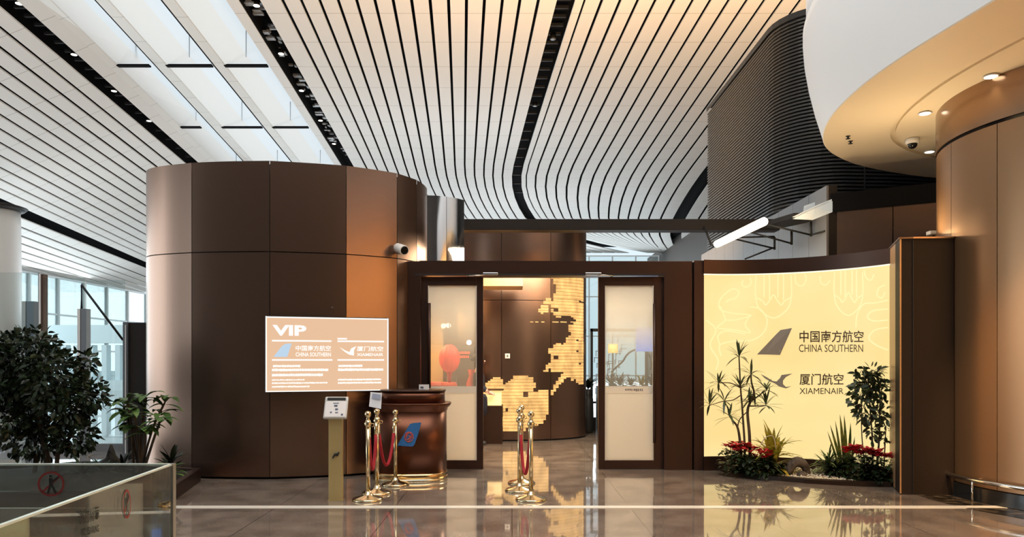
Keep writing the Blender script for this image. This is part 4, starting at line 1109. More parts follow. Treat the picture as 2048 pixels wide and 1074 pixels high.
def sticker(t, a, b, cx, cy, rx, ry):
    f = lambda x, y, o=.0085: plane_at(cx + x * rx, cy + y * ry, a, b, o)
    mb = MB(); n = 32
    mb.grid([[f(math.cos(2 * math.pi * i / n) * q, math.sin(2 * math.pi * i / n) * q) for i in range(n + 1)] for q in (1, .84)], False)
    mb.add([f(.58, -.68), f(.68, -.58), f(-.58, .68), f(-.68, .58)], [(0, 1, 2, 3)])
    s = mb.build('warning_ring', M_stred, t, fixn=False)
    mb = MB()
    fig = [[(-.13, -.72), (.05, -.72), (.08, -.54), (-.13, -.54)], [(-.16, -.48), (.10, -.48), (.12, .15), (-.14, .15)], [(-.14, .15), (.0, .15), (-.18, .78), (-.34, .78)], [(0, .15), (.12, .15), (.42, .74), (.28, .78)], [(.1, -.3), (.5, -.62), (.56, -.5), (.12, -.12)]]
    for q in fig: mb.add([f(x, y, .009) for x, y in q], [(0, 1, 2, 3)])
    mb.build('leaning_figure', M_stblack, s, fixn=False)
sticker(bkp, CN, BK, 102, 968, 27, 25)
sticker(ftp, CN, NE, 254, 1008, 8, 29)
def etched(txt, x0, x1, yb0, yb1, h):
    vs, fs = text_mesh(txt, 1.0, True, 1.0)
    mb = MB(); mb.add([plane_at(x0 + (x1 - x0) * v[0], (yb0 + (yb1 - yb0) * v[0]) - h * v[1] * (1 - .15 * v[0]), CN, NE, .0085) for v in vs], fs)
    mb.build('lettering', M_stblack, ftp, fixn=False)
etched('请勿倚靠', 159, 199, 1052, 1037, 30)
etched('NO LEANING', 164, 198, 1073, 1063, 16)
# ================================================================ plants and planters
def leaf(mb, base, d, length, width, droop=.4, n=4, side=None, crease=.12, tip=.02, belly=.45):
    d = Vector(d).normalized(); up = Vector((0, 0, 1))
    s = side or d.cross(up)
    s = Vector(s)
    if s.length < .05: s = Vector((1, 0, 0))
    s.normalize(); p = Vector(base); rows = []
    step = length / n
    for i in range(n + 1):
        t = i / n
        wd = width * (tip + (1 - tip) * (math.sin(math.pi * min(1, t / (2 * belly))) if t < belly else math.cos(math.pi / 2 * (t - belly) / (1 - belly)) ** .8)) / 2
        if i == 0: wd = width * .12
        nn = s.cross(d).normalized()
        rows.append([p - s * wd + nn * wd * crease * 2, p, p + s * wd + nn * wd * crease * 2])
        p = p + d * step; d = (d + Vector((0, 0, -droop / n))).normalized()
    mb.grid(rows, True)
def rv(r): 
    while True:
        v = Vector((r.uniform(-1, 1), r.uniform(-1, 1), r.uniform(-1, 1)))
        if .05 < v.length < 1: return v.normalized()
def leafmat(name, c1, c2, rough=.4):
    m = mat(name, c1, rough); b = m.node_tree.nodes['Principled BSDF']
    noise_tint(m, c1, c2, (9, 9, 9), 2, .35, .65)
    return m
def leaftrans(name, c1, c2):
    m = leafmat(name, c1, c2); n = m.node_tree; b = n.nodes['Principled BSDF']; out = n.nodes['Material Output']
    t = n.nodes.new('ShaderNodeBsdfTranslucent'); mx = n.nodes.new('ShaderNodeMixShader'); mx.inputs[0].default_value = .5
    n.links.new(b.inputs['Base Color'].links[0].from_socket, t.inputs[0])
    n.links.new(b.outputs[0], mx.inputs[1]); n.links.new(t.outputs[0], mx.inputs[2]); n.links.new(mx.outputs[0], out.inputs[0]); return m
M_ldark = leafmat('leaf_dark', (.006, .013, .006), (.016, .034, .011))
M_lmid = leafmat('leaf_mid', (.03, .075, .02), (.09, .17, .04))
M_lyel = leaftrans('leaf_yellow', (.14, .15, .015), (.60, .46, .06))
M_lsnake = leaftrans('leaf_snake', (.03, .06, .02), (.20, .20, .05))
M_red_fl = leafmat('petal_red', (.42, .012, .02), (.68, .04, .06), .6)
M_bark = noise_tint(mat('bark', (.05, .035, .02), .8), (.03, .02, .012), (.09, .06, .035), (20, 20, 4), 4)
M_soil = noise_tint(mat('soil', (.02, .014, .01), .95), (.008, .006, .004), (.03, .022, .014), (14, 14, 14), 4, bump=.4)

# ---- left planting bed
PB = [(-3.86, 8.99), (-3.52, 7.35), (-7.6, 7.35), (-7.6, 9.25), (-4.62, 9.25)]
bed = thing('planter_bed', 'long low bronze planter box along the left side of the drum', 'planter', (-5.4, 8.2, 0))
mb = MB()
ins_ = [(-3.93, 8.93), (-3.60, 7.43), (-7.5, 7.43), (-7.5, 9.17), (-4.66, 9.17)]
n = len(PB)
vs = [(*p, 0) for p in PB] + [(*p, .16) for p in PB] + [(*p, .16) for p in ins_] + [(*p, .02) for p in ins_]
mb.add(vs, [f for i in range(n) for f in ((i, (i + 1) % n, n + (i + 1) % n, n + i), (n + i, n + (i + 1) % n, 2 * n + (i + 1) % n, 2 * n + i), (2 * n + i, 2 * n + (i + 1) % n, 3 * n + (i + 1) % n, 3 * n + i))])
mb.build('box_rim', M_dkbrown, bed)
mb = MB(); rows = []
for i in range(15):
    y = 7.43 + (8.95 - 7.43) * i / 14; row = []
    for j in range(25):
        xr = -3.60 + (-3.93 + 3.60) * min(1, (y - 7.43) / 1.5); x = -7.5 + (xr + 7.5) * j / 24
        e = min(1, (j if j < 12 else 24 - j) / 3) * min(1, min(i, 14 - i) / 3)
        row.append((x, y, .13 + .12 * e * (1 + .4 * math.sin(3.1 * x + 2 * y))))
    rows.append(row)
mb.grid(rows, True); mb.build('soil', M_soil, bed)

def bush(name, label, base, crown, trunks, nl, ll, lw, m, seed, group=None, droop=.6, cat='tree', shell=.35, clusters=None):
    r = random.Random(seed); base = Vector(base)
    t = thing(name, label, cat, base, group)
    mb = MB(); ends = []
    for tr in trunks:
        pts = [base + Vector(p) for p in tr[0]]; pts = spline(pts, 4)
        k = len(pts); mb.tube(pts, [tr[1] * (1 - .6 * i / k) for i in range(k)], 7); ends += [Vector(p) for p in pts[k // 2:]]
    br = []
    for c, rad in crown:
        c = base + Vector(c); rad = Vector(rad)
        for _ in range(max(3, int(9 * rad.x / .3))):
            v = rv(r); q = c + Vector((v.x * rad.x, v.y * rad.y, v.z * rad.z)) * r.uniform(.5, .95)
            s = min(ends, key=lambda e: (e - q).length); mid = s.lerp(q, .5) + Vector((0, 0, .04))
            mb.tube([s, mid, q], [.009, .006, .003], 5, False); br.append((s, mid, q))
    mb.build('trunk', M_bark, t)
    lf = MB(); tot = sum(q[1][0] * q[1][2] for q in crown)
    for c, rad in crown:
        c = base + Vector(c)
        for _ in range(int(nl * rad[0] * rad[2] / tot)):
            v = rv(r); k = r.uniform(shell, 1.0) ** .6
            q = c + Vector((v.x * rad[0], v.y * rad[1], v.z * rad[2])) * k
            d = (v + Vector((0, 0, -.2)) + rv(r) * .8)
            leaf(lf, q, d, ll * r.uniform(.7, 1.25), lw * r.uniform(.8, 1.2), droop, 3, rv(r).cross(d))
    lf.build('foliage', m, t, fixn=False)
    return t
Yt = 8.05
T0 = Vector((XP(98, Yt), Yt, .2)); s_ = Yt / F
def rel(px, py, dy=0): return ((px - 98) * s_, dy, ZP(py, Yt) - .2)
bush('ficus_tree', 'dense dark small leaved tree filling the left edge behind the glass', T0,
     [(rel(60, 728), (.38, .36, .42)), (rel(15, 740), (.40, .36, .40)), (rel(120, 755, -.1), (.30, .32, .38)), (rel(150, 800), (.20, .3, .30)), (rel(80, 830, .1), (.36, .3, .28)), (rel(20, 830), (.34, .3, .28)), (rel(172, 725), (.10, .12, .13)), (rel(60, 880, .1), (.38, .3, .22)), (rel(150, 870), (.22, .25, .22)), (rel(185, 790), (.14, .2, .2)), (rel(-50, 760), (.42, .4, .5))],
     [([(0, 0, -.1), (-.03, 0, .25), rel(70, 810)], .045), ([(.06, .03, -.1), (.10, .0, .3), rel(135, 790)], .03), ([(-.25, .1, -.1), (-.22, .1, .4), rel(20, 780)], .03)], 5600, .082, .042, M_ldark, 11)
# broad-leaved shrub
r = random.Random(4); b0 = Vector((XP(277, 8.0), 8.0, .2))
t = thing('broadleaf_shrub', 'glossy broad leaved green shrub between the tree and the bronze drum', 'shrub', b0)
mb = MB(); lf = MB()
heads = [(262, 800), (292, 795), (318, 805), (250, 830), (282, 825), (312, 835), (268, 850), (300, 858), (330, 845), (235, 812)]
for hx, hy in heads:
    q = Vector((XP(hx, 8.0), 8.0 + r.uniform(-.15, .15), ZP(hy, 8.0))); mb.tube(spline([b0 + Vector((r.uniform(-.06, .06), 0, -.08)), b0.lerp(q, .55) + Vector((r.uniform(-.03, .03), 0, .05)), q], 4), [.012] * 8 + [.008], 6)
    for k in range(8):
        a = k * 2.4 + r.random(); d = Vector((math.cos(a), math.sin(a), r.uniform(-.1, .7)))
        leaf(lf, q + Vector((0, 0, r.uniform(-.05, .05))), d, r.uniform(.17, .26), r.uniform(.075, .11), r.uniform(.9, 1.6), 5)
mb.build('stem', M_bark, t); lf.build('foliage', M_lmid, t, fixn=False)
def rosette(name, label, base, n, ll, lw, m, seed, lift=(.2, 1.1), droop=1.0, cat='plant', group=None, stem=0.0):
    r = random.Random(seed); base = Vector(base); t = thing(name, label, cat, base, group); lf = MB()
    for k in range(n):
        a = k * 2.399 + r.random() * .4; el = lift[0] + (lift[1] - lift[0]) * (k / n)
        leaf(lf, base + Vector((0, 0, stem * r.random())), (math.cos(a) * math.cos(el), math.sin(a) * math.cos(el), math.sin(el)), ll * r.uniform(.75, 1.15), lw * r.uniform(.85, 1.1), droop, 6)
    lf.build('foliage', m, t, fixn=False)
    if stem: MB().tube([base + Vector((0, 0, -.05)), base + Vector((0, 0, stem))], .012, 6).build('stem', M_bark, t)
    return t
rosette('low_plant', 'small pale centred leafy plant at the front corner of the left bed', (XP(338, 7.75), 7.75, .24), 16, .19, .07, M_lmid, 5, (.1, 1.0), .8, stem=.1)
rosette('low_plant', 'upright dark leafed plant behind the pale one in the left bed', (XP(343, 8.3), 8.3, .22), 14, .26, .06, M_ldark, 8, (.5, 1.3), .5, stem=.14)
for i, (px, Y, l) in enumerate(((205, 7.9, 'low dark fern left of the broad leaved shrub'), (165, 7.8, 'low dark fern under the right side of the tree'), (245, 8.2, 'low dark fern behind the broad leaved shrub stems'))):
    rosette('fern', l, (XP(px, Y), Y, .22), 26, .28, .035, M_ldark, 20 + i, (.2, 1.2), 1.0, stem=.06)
rk = thing('stone_ornament', 'dark pointed garden stone between the tree and the shrub', 'stone', (XP(222, 8.4), 8.4, .2))
MB().lathe([(.15, -.05), (.17, .06), (.13, .13), (.06, .17), (.04, .24), (.012, .32)], (XP(222, 8.4), 8.4, .2), 9, True).build('rock', noise_tint(mat('dark_rock', (.03, .03, .03), .7), (.015, .014, .012), (.06, .055, .05), (12, 12, 12), 4, bump=.5), rk)

# ---- bed in front of the lightbox
fc = [(1440, 942), (1455, 946), (1480, 951), (1520, 957.5), (1560, 962), (1610, 966.5), (1660, 970), (1720, 973), (1783, 974.5)]
front = [G(*p) for p in fc]
back = [lb(x, z=0, off=.045) for x in [1783 - (1783 - 1440) * i / 12 for i in range(13)]]
outer = [(p.x, p.y) for p in front] + [(p.x, p.y) for p in back]
pb = thing('display_planter', 'low crescent planter with a dark curved rim in front of the lightbox', 'planter', G(1610, 960))
mb = MB(); mb.grid([[Vector((p.x, p.y, 0)) for p in front], [Vector((p.x, p.y, .05)) for p in front], [Vector((p.x, p.y + .02, .062)) for p in front], [Vector((p.x, p.y + .06, .062)) for p in front], [Vector((p.x, p.y + .06, .02)) for p in front]], False)
mb.build('rim', mat('rim_brown', (.03, .018, .012), .3, .4), pb)
inner = [(p.x, p.y + .05) for p in front] + [(p.x, p.y) for p in back]
mb = MB(); mb.prism(inner, .005, .035); mb.build('soil', M_soil, pb)
def YB_(px): return (G(px, interp(px, [c[0] for c in fc], [c[1] for c in fc])).y, lb(px, z=0, off=.05).y)
# gravel: countless small pale stones
gv = MB(); r = random.Random(9)
for _ in range(2600):
    px = r.uniform(1500, 1712); y0, y1 = YB_(px); y = y0 + .07 + (y1 - y0 - .1) * r.random() ** 1.3
    if px < 1530 and y > 9.35: continue
    q = Vector((XP(px, y), y, .042 + .05 * r.random() * min(1, (y - y0) / .4))); s = r.uniform(.009, .017)
    M = Matrix.Rotation(r.random() * 3, 4, rv(r))
    gv.add([q + M @ Vector(v) * s for v in ((1, 0, 0), (-1, 0, 0), (0, 1, 0), (0, -1, 0), (0, 0, .7), (0, 0, -.7))], [(0, 2, 4), (2, 1, 4), (1, 3, 4), (3, 0, 4), (2, 0, 5), (1, 2, 5), (3, 1, 5), (0, 3, 5)], True)
go = gv.build('gravel', noise_tint(mat('pale_gravel', (.75, .68, .52), .7), (.50, .42, .30), (.85, .80, .68), (40, 40, 40), 2), fixn=False)
tag(go, 'bed of small cream gravel stones between the flower clumps', 'gravel', kind='stuff')

# dracaena with many heads
Yd = 9.32; base = Vector((XP(1490, Yd), Yd, .04)); r = random.Random(2)
dr = thing('dracaena', 'tall many headed spiky dracaena at the left of the lightbox', 'plant', base)
P_ = lambda a, b, dy=0: Vector((XP(a, Yd + dy), Yd + dy, ZP(b, Yd + dy)))
cane = MB()
def cane_run(pts, r0, r1):
    pts = [P_(*p) for p in pts]; q = spline(pts, 5); k = len(q); cane.tube(q, [r0 + (r1 - r0) * i / (k - 1) for i in range(k)], 7)
cane_run([(1483, 938), (1480, 885), (1475, 855), (1466, 842), (1459, 832)], .020, .010)
cane_run([(1490, 938), (1489, 885), (1486, 840), (1484, 810), (1481, 775), (1479, 735), (1478, 714)], .016, .008)
cane_run([(1500, 938), (1499, 873), (1495, 825), (1500, 805), (1508, 787), (1503, 765), (1502, 748)], .022, .009)
cane_run([(1500, 805), (1515, 793), (1532, 781)], .010, .006); cane_run([(1498, 812), (1516, 812), (1532, 811)], .010, .006)
cane_run([(1475, 855), (1480, 838), (1498, 820)], .009, .006); cane_run([(1482, 790), (1466, 800), (1448, 802)], .008, .005)
cane_run([(1448, 802), (1434, 806), (1419, 811)], .006, .004); cane_run([(1481, 775), (1460, 766), (1437, 766)], .008, .005)
cane.build('cane', M_bark, dr)
heads = [(1478, 713, 16), (1437, 766, 14), (1502, 748, 14), (1419, 811, 12), (1448, 802, 9), (1532, 781, 15), (1532, 811, 16), (1459, 832, 14), (1481, 775, 20), (1498, 805, 18), (1508, 787, 12)]
for hx, hy, nl in heads:
    lf = MB(); c = P_(hx, hy)
    for k in range(nl):
        a = k * 2.399 + r.random() * .5; el = r.uniform(-.5, 1.35)
        leaf(lf, c + Vector((0, 0, r.uniform(-.02, .03))), (math.cos(a) * math.cos(el), .55 * math.sin(a) * math.cos(el), math.sin(el)), r.uniform(.15, .25), .030, r.uniform(.2, 1.0), 5, belly=.35)
    lf.build('leaf_head', leafmat('leaf_dracaena', (.022, .04, .014), (.06, .085, .03)), dr, fixn=False)
# yellow-green spiky bush
def spiky(name, label, px, Y, n, ll, lw, m, seed, lift, droop, z0=.05, squash=.6, stem=.15):
    r = random.Random(seed); base = Vector((XP(px, Y), Y, z0)); t = thing(name, label, 'plant', base); lf = MB()
    for k in range(n):
        a = k * 2.399 + r.random() * .5; el = lift[0] + (lift[1] - lift[0]) * r.random()
        leaf(lf, base + Vector((r.uniform(-.04, .04), r.uniform(-.04, .04), stem * r.random())), (math.cos(a) * math.cos(el), squash * math.sin(a) * math.cos(el), math.sin(el)), ll * r.uniform(.7, 1.15), lw * r.uniform(.8, 1.2), droop * r.uniform(.7, 1.3), 6, belly=.4)
    lf.build('foliage', m, t, fixn=False)
    MB().tube([base - Vector((0, 0, .03)), base + Vector((0, 0, stem))], .02, 7).build('stem', M_bark, t)
    return t
spiky('variegated_bush', 'yellow green spiky bush right of the dracaena', 1545, 9.25, 64, .40, .055, M_lyel, 31, (.15, 1.45), 1.0, stem=.30)
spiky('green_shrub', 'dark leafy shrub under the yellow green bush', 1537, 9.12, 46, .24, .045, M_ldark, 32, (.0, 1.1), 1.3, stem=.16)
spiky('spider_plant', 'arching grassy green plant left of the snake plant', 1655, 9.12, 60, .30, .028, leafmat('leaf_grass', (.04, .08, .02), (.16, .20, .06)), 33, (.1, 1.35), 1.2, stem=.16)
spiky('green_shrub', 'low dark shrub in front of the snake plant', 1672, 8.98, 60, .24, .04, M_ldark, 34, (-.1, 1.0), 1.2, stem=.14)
# snake plant: stiff upright blades
sp_ = thing('snake_plant', 'upright snake plant with stiff tall blades right of the gravel', 'plant', (XP(1690, 9.0), 9.0, .04))
lf = MB(); Ys = 9.0
for bx, tx, ty, wd in ((1688, 1660, 849, .045), (1690, 1678, 828, .055), (1692, 1691, 830, .05), (1686, 1668, 840, .04), (1694, 1703, 845, .05), (1684, 1655, 862, .035), (1696, 1707, 872, .04), (1690, 1684, 860, .045)):
    a = Vector((XP(bx, Ys), Ys, .04)); b = Vector((XP(tx, Ys), Ys + random.uniform(-.04, .08), ZP(ty, Ys)))
    leaf(lf, a, b - a, (b - a).length, wd, 0, 7, (1, .25, 0), .25, belly=.45)
lf.build('blades', M_lsnake, sp_, fixn=False)
# slender tree on the right
Yr = 8.86; R0 = Vector((XP(1742, Yr), Yr, .04)); s_ = Yr / F
def rel2(px, py, dy=0): return ((px - 1742) * s_, dy, ZP(py, Yr) - .04)
bush('slender_tree', 'slender leafy tree at the right edge of the lightbox', R0,
     [(rel2(1740, 765, .02), (.20, .12, .20)), (rel2(1722, 790), (.16, .12, .17)), (rel2(1758, 785), (.14, .10, .18)), (rel2(1728, 825), (.16, .12, .13)), (rel2(1762, 830), (.11, .1, .14)), (rel2(1745, 745), (.12, .1, .1)), (rel2(1742, 862), (.08, .07, .12)), (rel2(1770, 870), (.05, .05, .14))],
     [([(0, 0, 0), (.02, 0, .4), rel2(1738, 790)], .014), ([(.07, .02, 0), (.10, .0, .5), rel2(1760, 790)], .014), ([(-.06, .0, 0), (-.10, .02, .5), rel2(1722, 800)], .009), ([(.14, -.02, 0), (.17, .0, .4), rel2(1772, 850)], .010)], 520, .085, .042, leafmat('leaf_tree', (.014, .026, .010), (.05, .07, .025)), 14, cat='tree', shell=.02)
# red flowering plants
def cyclamen(px, Y, label, group, seed, h=.24, rad=.13, nf=16):
    r = random.Random(seed); base = Vector((XP(px, Y), Y, .04)); t = thing('red_flower_plant', label, 'flowers', base, group)
    lf = MB()
    for k in range(70):
        a = r.uniform(0, 6.283); q = base + Vector((math.cos(a) * rad * r.random() ** .5, math.sin(a) * rad * .8 * r.random() ** .5, r.uniform(.02, h * .85)))
        leaf(lf, q, (math.cos(a), math.sin(a), r.uniform(-.4, .6)), .10 * r.uniform(.7, 1.2), .06, 1.0, 3)
    lf.build('foliage', M_ldark, t, fixn=False)
    fl = MB(); st = MB()
    for k in range(nf):
        a = r.uniform(0, 6.283); q = base + Vector((math.cos(a) * rad * r.random() ** .5, math.sin(a) * rad * .8 * r.random() ** .5, h * r.uniform(.88, 1.12)))
        st.tube([base + Vector((0, 0, h * .4)), q], .002, 4, False)
        for j in range(5):
            b = j * 1.257 + r.random(); leaf(fl, q, (math.cos(b), math.sin(b), r.uniform(.2, 1.0)), .075, .048, .5, 3)
    fl.build('petals', M_red_fl, t, fixn=False); st.build('flower_stalks', M_lmid, t, fixn=False)
for i, (px, Y, l, nf, h) in enumerate(((1462, 9.42, 'leftmost red flowering plant, at the left tip of the planter', 18, .34), (1482, 9.28, 'red flowering plant under the dracaena canes', 18, .34), (1502, 9.22, 'red flowering plant right of the dracaena canes', 8, .30), (1526, 9.12, 'red flowering plant before the yellow green bush', 9, .27))):
    cyclamen(px, Y, l, 'red flowers on the left', 50 + i, h, .13, nf)
for i, (px, Y, l, nf, h) in enumerate(((1708, 8.82, 'red flowering plant next to the snake plant', 20, .36), (1728, 8.76, 'second red flowering plant from the snake plant', 20, .36), (1750, 8.72, 'third red flowering plant from the snake plant', 14, .33), (1770, 8.70, 'rightmost red flowering plant, against the pier', 12, .31))):
    cyclamen(px, Y, l, 'red flowers on the right', 60 + i, h, .13, nf)
for i, (px, Y, l) in enumerate(((1482, 9.42, 'low dark leafy filler at the left tip of the bed'), (1560, 9.2, 'low dark leafy filler left of the arched stone'), (1735, 8.72, 'low dark leafy filler under the right red flowers'))):
    spiky('filler_plant', l, px, Y, 46, .16, .05, M_ldark, 70 + i, (-.1, 1.0), 1.2, stem=.08)
# arched stone ornament
ar = thing('arched_stone', 'dark arched garden stone standing on the cream gravel', 'stone', (XP(1597, 9.08), 9.08, .04))
M_stone = noise_tint(mat('brown_stone', (.06, .045, .035), .75), (.03, .022, .016), (.13, .10, .08), (14, 14, 14), 4, bump=.5)
c = Vector((XP(1597, 9.10), 9.10, .06)); mb = MB()
pts = [c + Vector((math.cos(a) * .115, .02, math.sin(a) * .16)) for a in [math.pi * (1 - i / 12) for i in range(13)]]
mb.tube(pts, [.045, .05, .055, .06, .062, .065, .068, .065, .06, .055, .05, .045, .04], 9); mb.build('arch', M_stone, ar)
MB().sphere(c + Vector((.03, -.04, .0)), .07, 10, 7, (1.0, .8, .75)).build('inner_stone', M_stone, ar)
wi = MB(); w0 = P_(1530, 905, -.2); wi.tube(spline([P_(1522, 890, -.25), P_(1530, 876, -.25), P_(1545, 872, -.22), P_(1551, 890, -.22), P_(1553, 912, -.2)], 5), .006, 5)
tw = wi.build('garden_hoop', mat('pale_cane', (.45, .40, .34), .5)); tag(tw, 'thin pale bent cane in front of the yellow green bush', 'cane')
# ================================================================ inside the lounge
ct = thing('reception_counter', 'reception counter with a glowing cream front inside the left doorway', 'counter', (XP(978, 13.0), 13.0, 0))
x0, x1 = XP(952, 12.95), XP(1005, 12.95)
MB().box(x0, x1, 12.95, 13.25, 0, ZP(812, 12.95)).build('base', M_dkbrown, ct)
MB().box(x0, x1 - .02, 12.96, 13.25, ZP(811, 12.95), ZP(781, 12.95)).build('lit_front', mat('counter_glow', (.8, .65, .4), .4, emit=(1, .62, .22), estr=.9), ct)
MB().box(x0 - .02, x1 + .02, 12.93, 13.26, ZP(781, 12.95), ZP(778, 12.95)).build('worktop', M_brown, ct)
sw_ = thing('wall_switch', 'small white switch plate on the bronze map wall', 'switch', OV2.pt(OV2.t_at(1015), ZP(712, 13.4), .02))
p = OV2.pt(OV2.t_at(1015), ZP(712, 13.4), .0)
MB().box(p.x - .045, p.x + .045, p.y - .028, p.y - .010, p.z - .045, p.z + .045).build('plate', M_white, sw_, bevel=.004)
MB().box(p.x - .015, p.x + .015, p.y - .032, p.y - .027, p.z - .02, p.z + .02).build('rocker', M_greyframe, sw_)
M_lw = mat('lounge_wall', (.52, .40, .27), .5)
MB().box(-4.5, -4.4, 11.5, 16.35, 0, 3.3).build('wall_left', M_lw, kind='structure')
MB().box(-4.4, -1.62, 16.2, 16.35, 0, 3.2).build('wall_back', M_lw, kind='structure')
MB().box(XP(845, 12.2), XP(1046, 12.2), 12.2, 12.9, ZP(572, 12.2), ZP(556, 12.2)).build('trim_3', mat('lit_timber', (.55, .36, .18), .45), kind='structure')
MB().box(XP(1046, 12.2), XP(1130, 12.2), 12.2, 12.6, ZP(572, 12.2), ZP(551, 12.2)).build('trim_4', M_brown, kind='structure') if False else None
MB().box(XP(846, 13.1), XP(886, 13.1), 13.1, 13.3, 0, 3.1).build('wall_back', mat('gold_wall', (.62, .42, .18), .45), kind='structure')
# dark backdrop board, red lantern decoration, armchairs
bd = thing('backdrop_board', 'dark display board with small red writing, seen through the left door', 'board', (XP(922, 13.0), 13.0, 0))
MB().box(XP(893, 13.0), XP(948, 13.0), 13.0, 13.05, .3, ZP(692, 13.0)).build('panel', mat('board_grey', (.10, .08, .07), .5), bd)
for xx in (896, 944): MB().box(XP(xx, 13.0), XP(xx + 3, 13.0), 13.0, 13.05, 0, .32).build('leg', M_black, bd)
mb = MB(); rr = random.Random(8)
for row in (703, 711):
    x = 919
    while x < 938:
        wd = rr.uniform(2, 4); mb.box(XP(x, 12.99), XP(x + wd, 12.99), 12.985, 13.0, ZP(row + 5, 12.99), ZP(row, 12.99)); x += wd + .8
mb.build('red_writing', mat('sign_red', (.7, .10, .06), .5, emit=(.9, .16, .08), estr=.6), bd)
ln_ = thing('red_lantern', 'large round red festive lantern seen through the left door glass', 'lantern', (XP(899, 12.55), 12.55, ZP(715, 12.55)))
c = Vector((XP(899, 12.55), 12.55, ZP(717, 12.55)))
mb = MB()
for k in range(14):
    a0 = 2 * math.pi * k / 14
    rows = []
    for i in range(9):
        f = math.pi * (i + .5) / 9; row = []
        for j in range(5):
            a = a0 + 2 * math.pi / 14 * j / 4; rr_ = (.17 + .014 * math.sin(math.pi * j / 4)) * math.sin(f); row.append(c + Vector((math.cos(a) * rr_, math.sin(a) * rr_, -.25 * math.cos(f))))
        rows.append(row)
    mb.grid(rows, True)
mb.build('shade', mat('lantern_red', (.60, .05, .03), .5, emit=(.8, .06, .03), estr=.5), ln_)
MB().tube([c + Vector((0, 0, .24)), Vector((c.x, c.y, 2.80))], .008, 6).build('cord', M_black, ln_)
MB().lathe([(.03, -.42), (.035, -.30), (.05, -.26), (.05, -.23)], c, 10).build('tassel', mat('tassel_red', (.5, .03, .02), .8), ln_)
M_redfab = mat('red_fabric', (.50, .06, .04), .8)
def chair(px, Y, label):
    x = XP(px, Y); t = thing('red_armchair', label, 'armchair', (x, Y, 0), None)
    MB().box(x - .30, x + .30, Y - .28, Y + .28, .22, .44).build('seat', M_redfab, t, bevel=.04)
    MB().box(x - .32, x + .32, Y + .2, Y + .34, .30, 1.12).build('backrest', M_redfab, t, bevel=.05)
    for sx in (-1, 1): MB().box(x + sx * .34 - .05, x + sx * .34 + .05, Y - .28, Y + .3, .22, .66).build('armrest', M_redfab, t, bevel=.03)
    for sx in (-1, 1):
        for sy in (-1, 1): MB().tube([(x + sx * .27, Y + sy * .24, 0), (x + sx * .25, Y + sy * .22, .24)], .018, 8).build('leg', M_black, t)
chair(874, 12.3, 'red armchair left of the lantern, seen through the left door')
rv_ = thing('red_vase', 'tall red floor vase right of the dark board, seen through the left door', 'vase', (XP(946, 12.9), 12.9, 0))
MB().lathe([(.07, 0), (.10, .06), (.12, .7), (.10, 1.1), (.05, 1.22), (.075, 1.33)], (XP(944, 12.9), 12.9, 0), 16).build('vessel', M_redfab, rv_)
for i, (px, py) in enumerate(((887, 652), (897, 651), (938, 685))):
    p = W(px, py, 12.75); t = thing('pendant_lamp', ['left', 'right', 'lower'][i] + ' small warm pendant lamp glowing behind the left door glass', 'lamp', p, 'pendant lamps in the lounge')
    MB().sphere(p, .045, 12, 8).build('globe', M_lamp, t); MB().tube([p + Vector((0, 0, .04)), Vector((p.x, p.y, 2.80))], .004, 5).build('cord', M_black, t)

# right side of the lounge: lattice screen, display, lamp, plants
ls = thing('lattice_screen', 'black framed lattice screen with a hill shaped ring, behind the right door', 'screen', (XP(1250, 15.3), 15.3, 0))
Yl = 15.3; q = lambda px, py: W(px, py, Yl)
f = MB()
for a, b, c_, d in ((1181, 1320, 657, 663), (1181, 1186, 657, 850), (1314, 1320, 657, 850), (1181, 1320, 803, 807)): f.box(XP(a, Yl), XP(b, Yl), Yl, Yl + .06, ZP(d, Yl), ZP(c_, Yl))
f.build('frame', M_black, ls)
MB().box(XP(1181, Yl), XP(1320, Yl), Yl - .05, Yl + .12, 0, ZP(835, Yl)).build('plinth', M_black, ls)
lt = MB(); rr = random.Random(12)
for i in range(60):
    a = rr.uniform(1187, 1312); b = rr.uniform(664, 800); h = rr.uniform(6, 22); k = rr.uniform(4, 14)
    if 1248 < a < 1304 and 700 < b: continue
    lt.box(XP(a, Yl), XP(a + 1.2, Yl), Yl + .01, Yl + .04, ZP(min(802, b + h), Yl), ZP(b, Yl)); lt.box(XP(a, Yl), XP(min(1314, a + k), Yl), Yl + .01, Yl + .04, ZP(b + 1.2, Yl), ZP(b, Yl))
lt.build('lattice', M_greyframe, ls)
rg = MB(); rg.tube([q(*p) + Vector((0, -.01, 0)) for p in spline([(1222, 745), (1232, 735), (1246, 722), (1252, 712), (1262, 703), (1274, 699), (1288, 701), (1298, 710), (1302, 725), (1300, 740)], 5)], .02, 7); rg.build('hill_ring', M_black, ls)
tb = MB().box(XP(1194, 14.6), XP(1318, 14.6), 14.4, 14.8, 0, ZP(772, 14.6)); tbo = tb.build('low_cabinet', mat('cabinet_dark', (.03, .025, .02), .5)); tag(tbo, 'low dark cabinet carrying plants behind the right door', 'cabinet')
for i, (px, hh) in enumerate(((1222, .32), (1240, .28), (1262, .22), (1284, .26), (1304, .3))):
    rosette('potted_plant', ['leftmost', 'second from the left', 'middle', 'second from the right', 'rightmost'][i] + ' dark leafy plant on the low cabinet behind the right door', (XP(px, 14.55), 14.55, ZP(771, 14.6)), 30, hh, .05, M_ldark if i != 3 else M_lyel, 90 + i, (.1, 1.3), .8, group='plants on the lounge cabinet')
bl = thing('blue_display', 'bright blue display behind the upper part of the right door glass', 'screen', (XP(1292, 14.2), 14.2, 0))
p0, p1 = W(1272, 703, 14.2), W(1316, 655, 14.2)
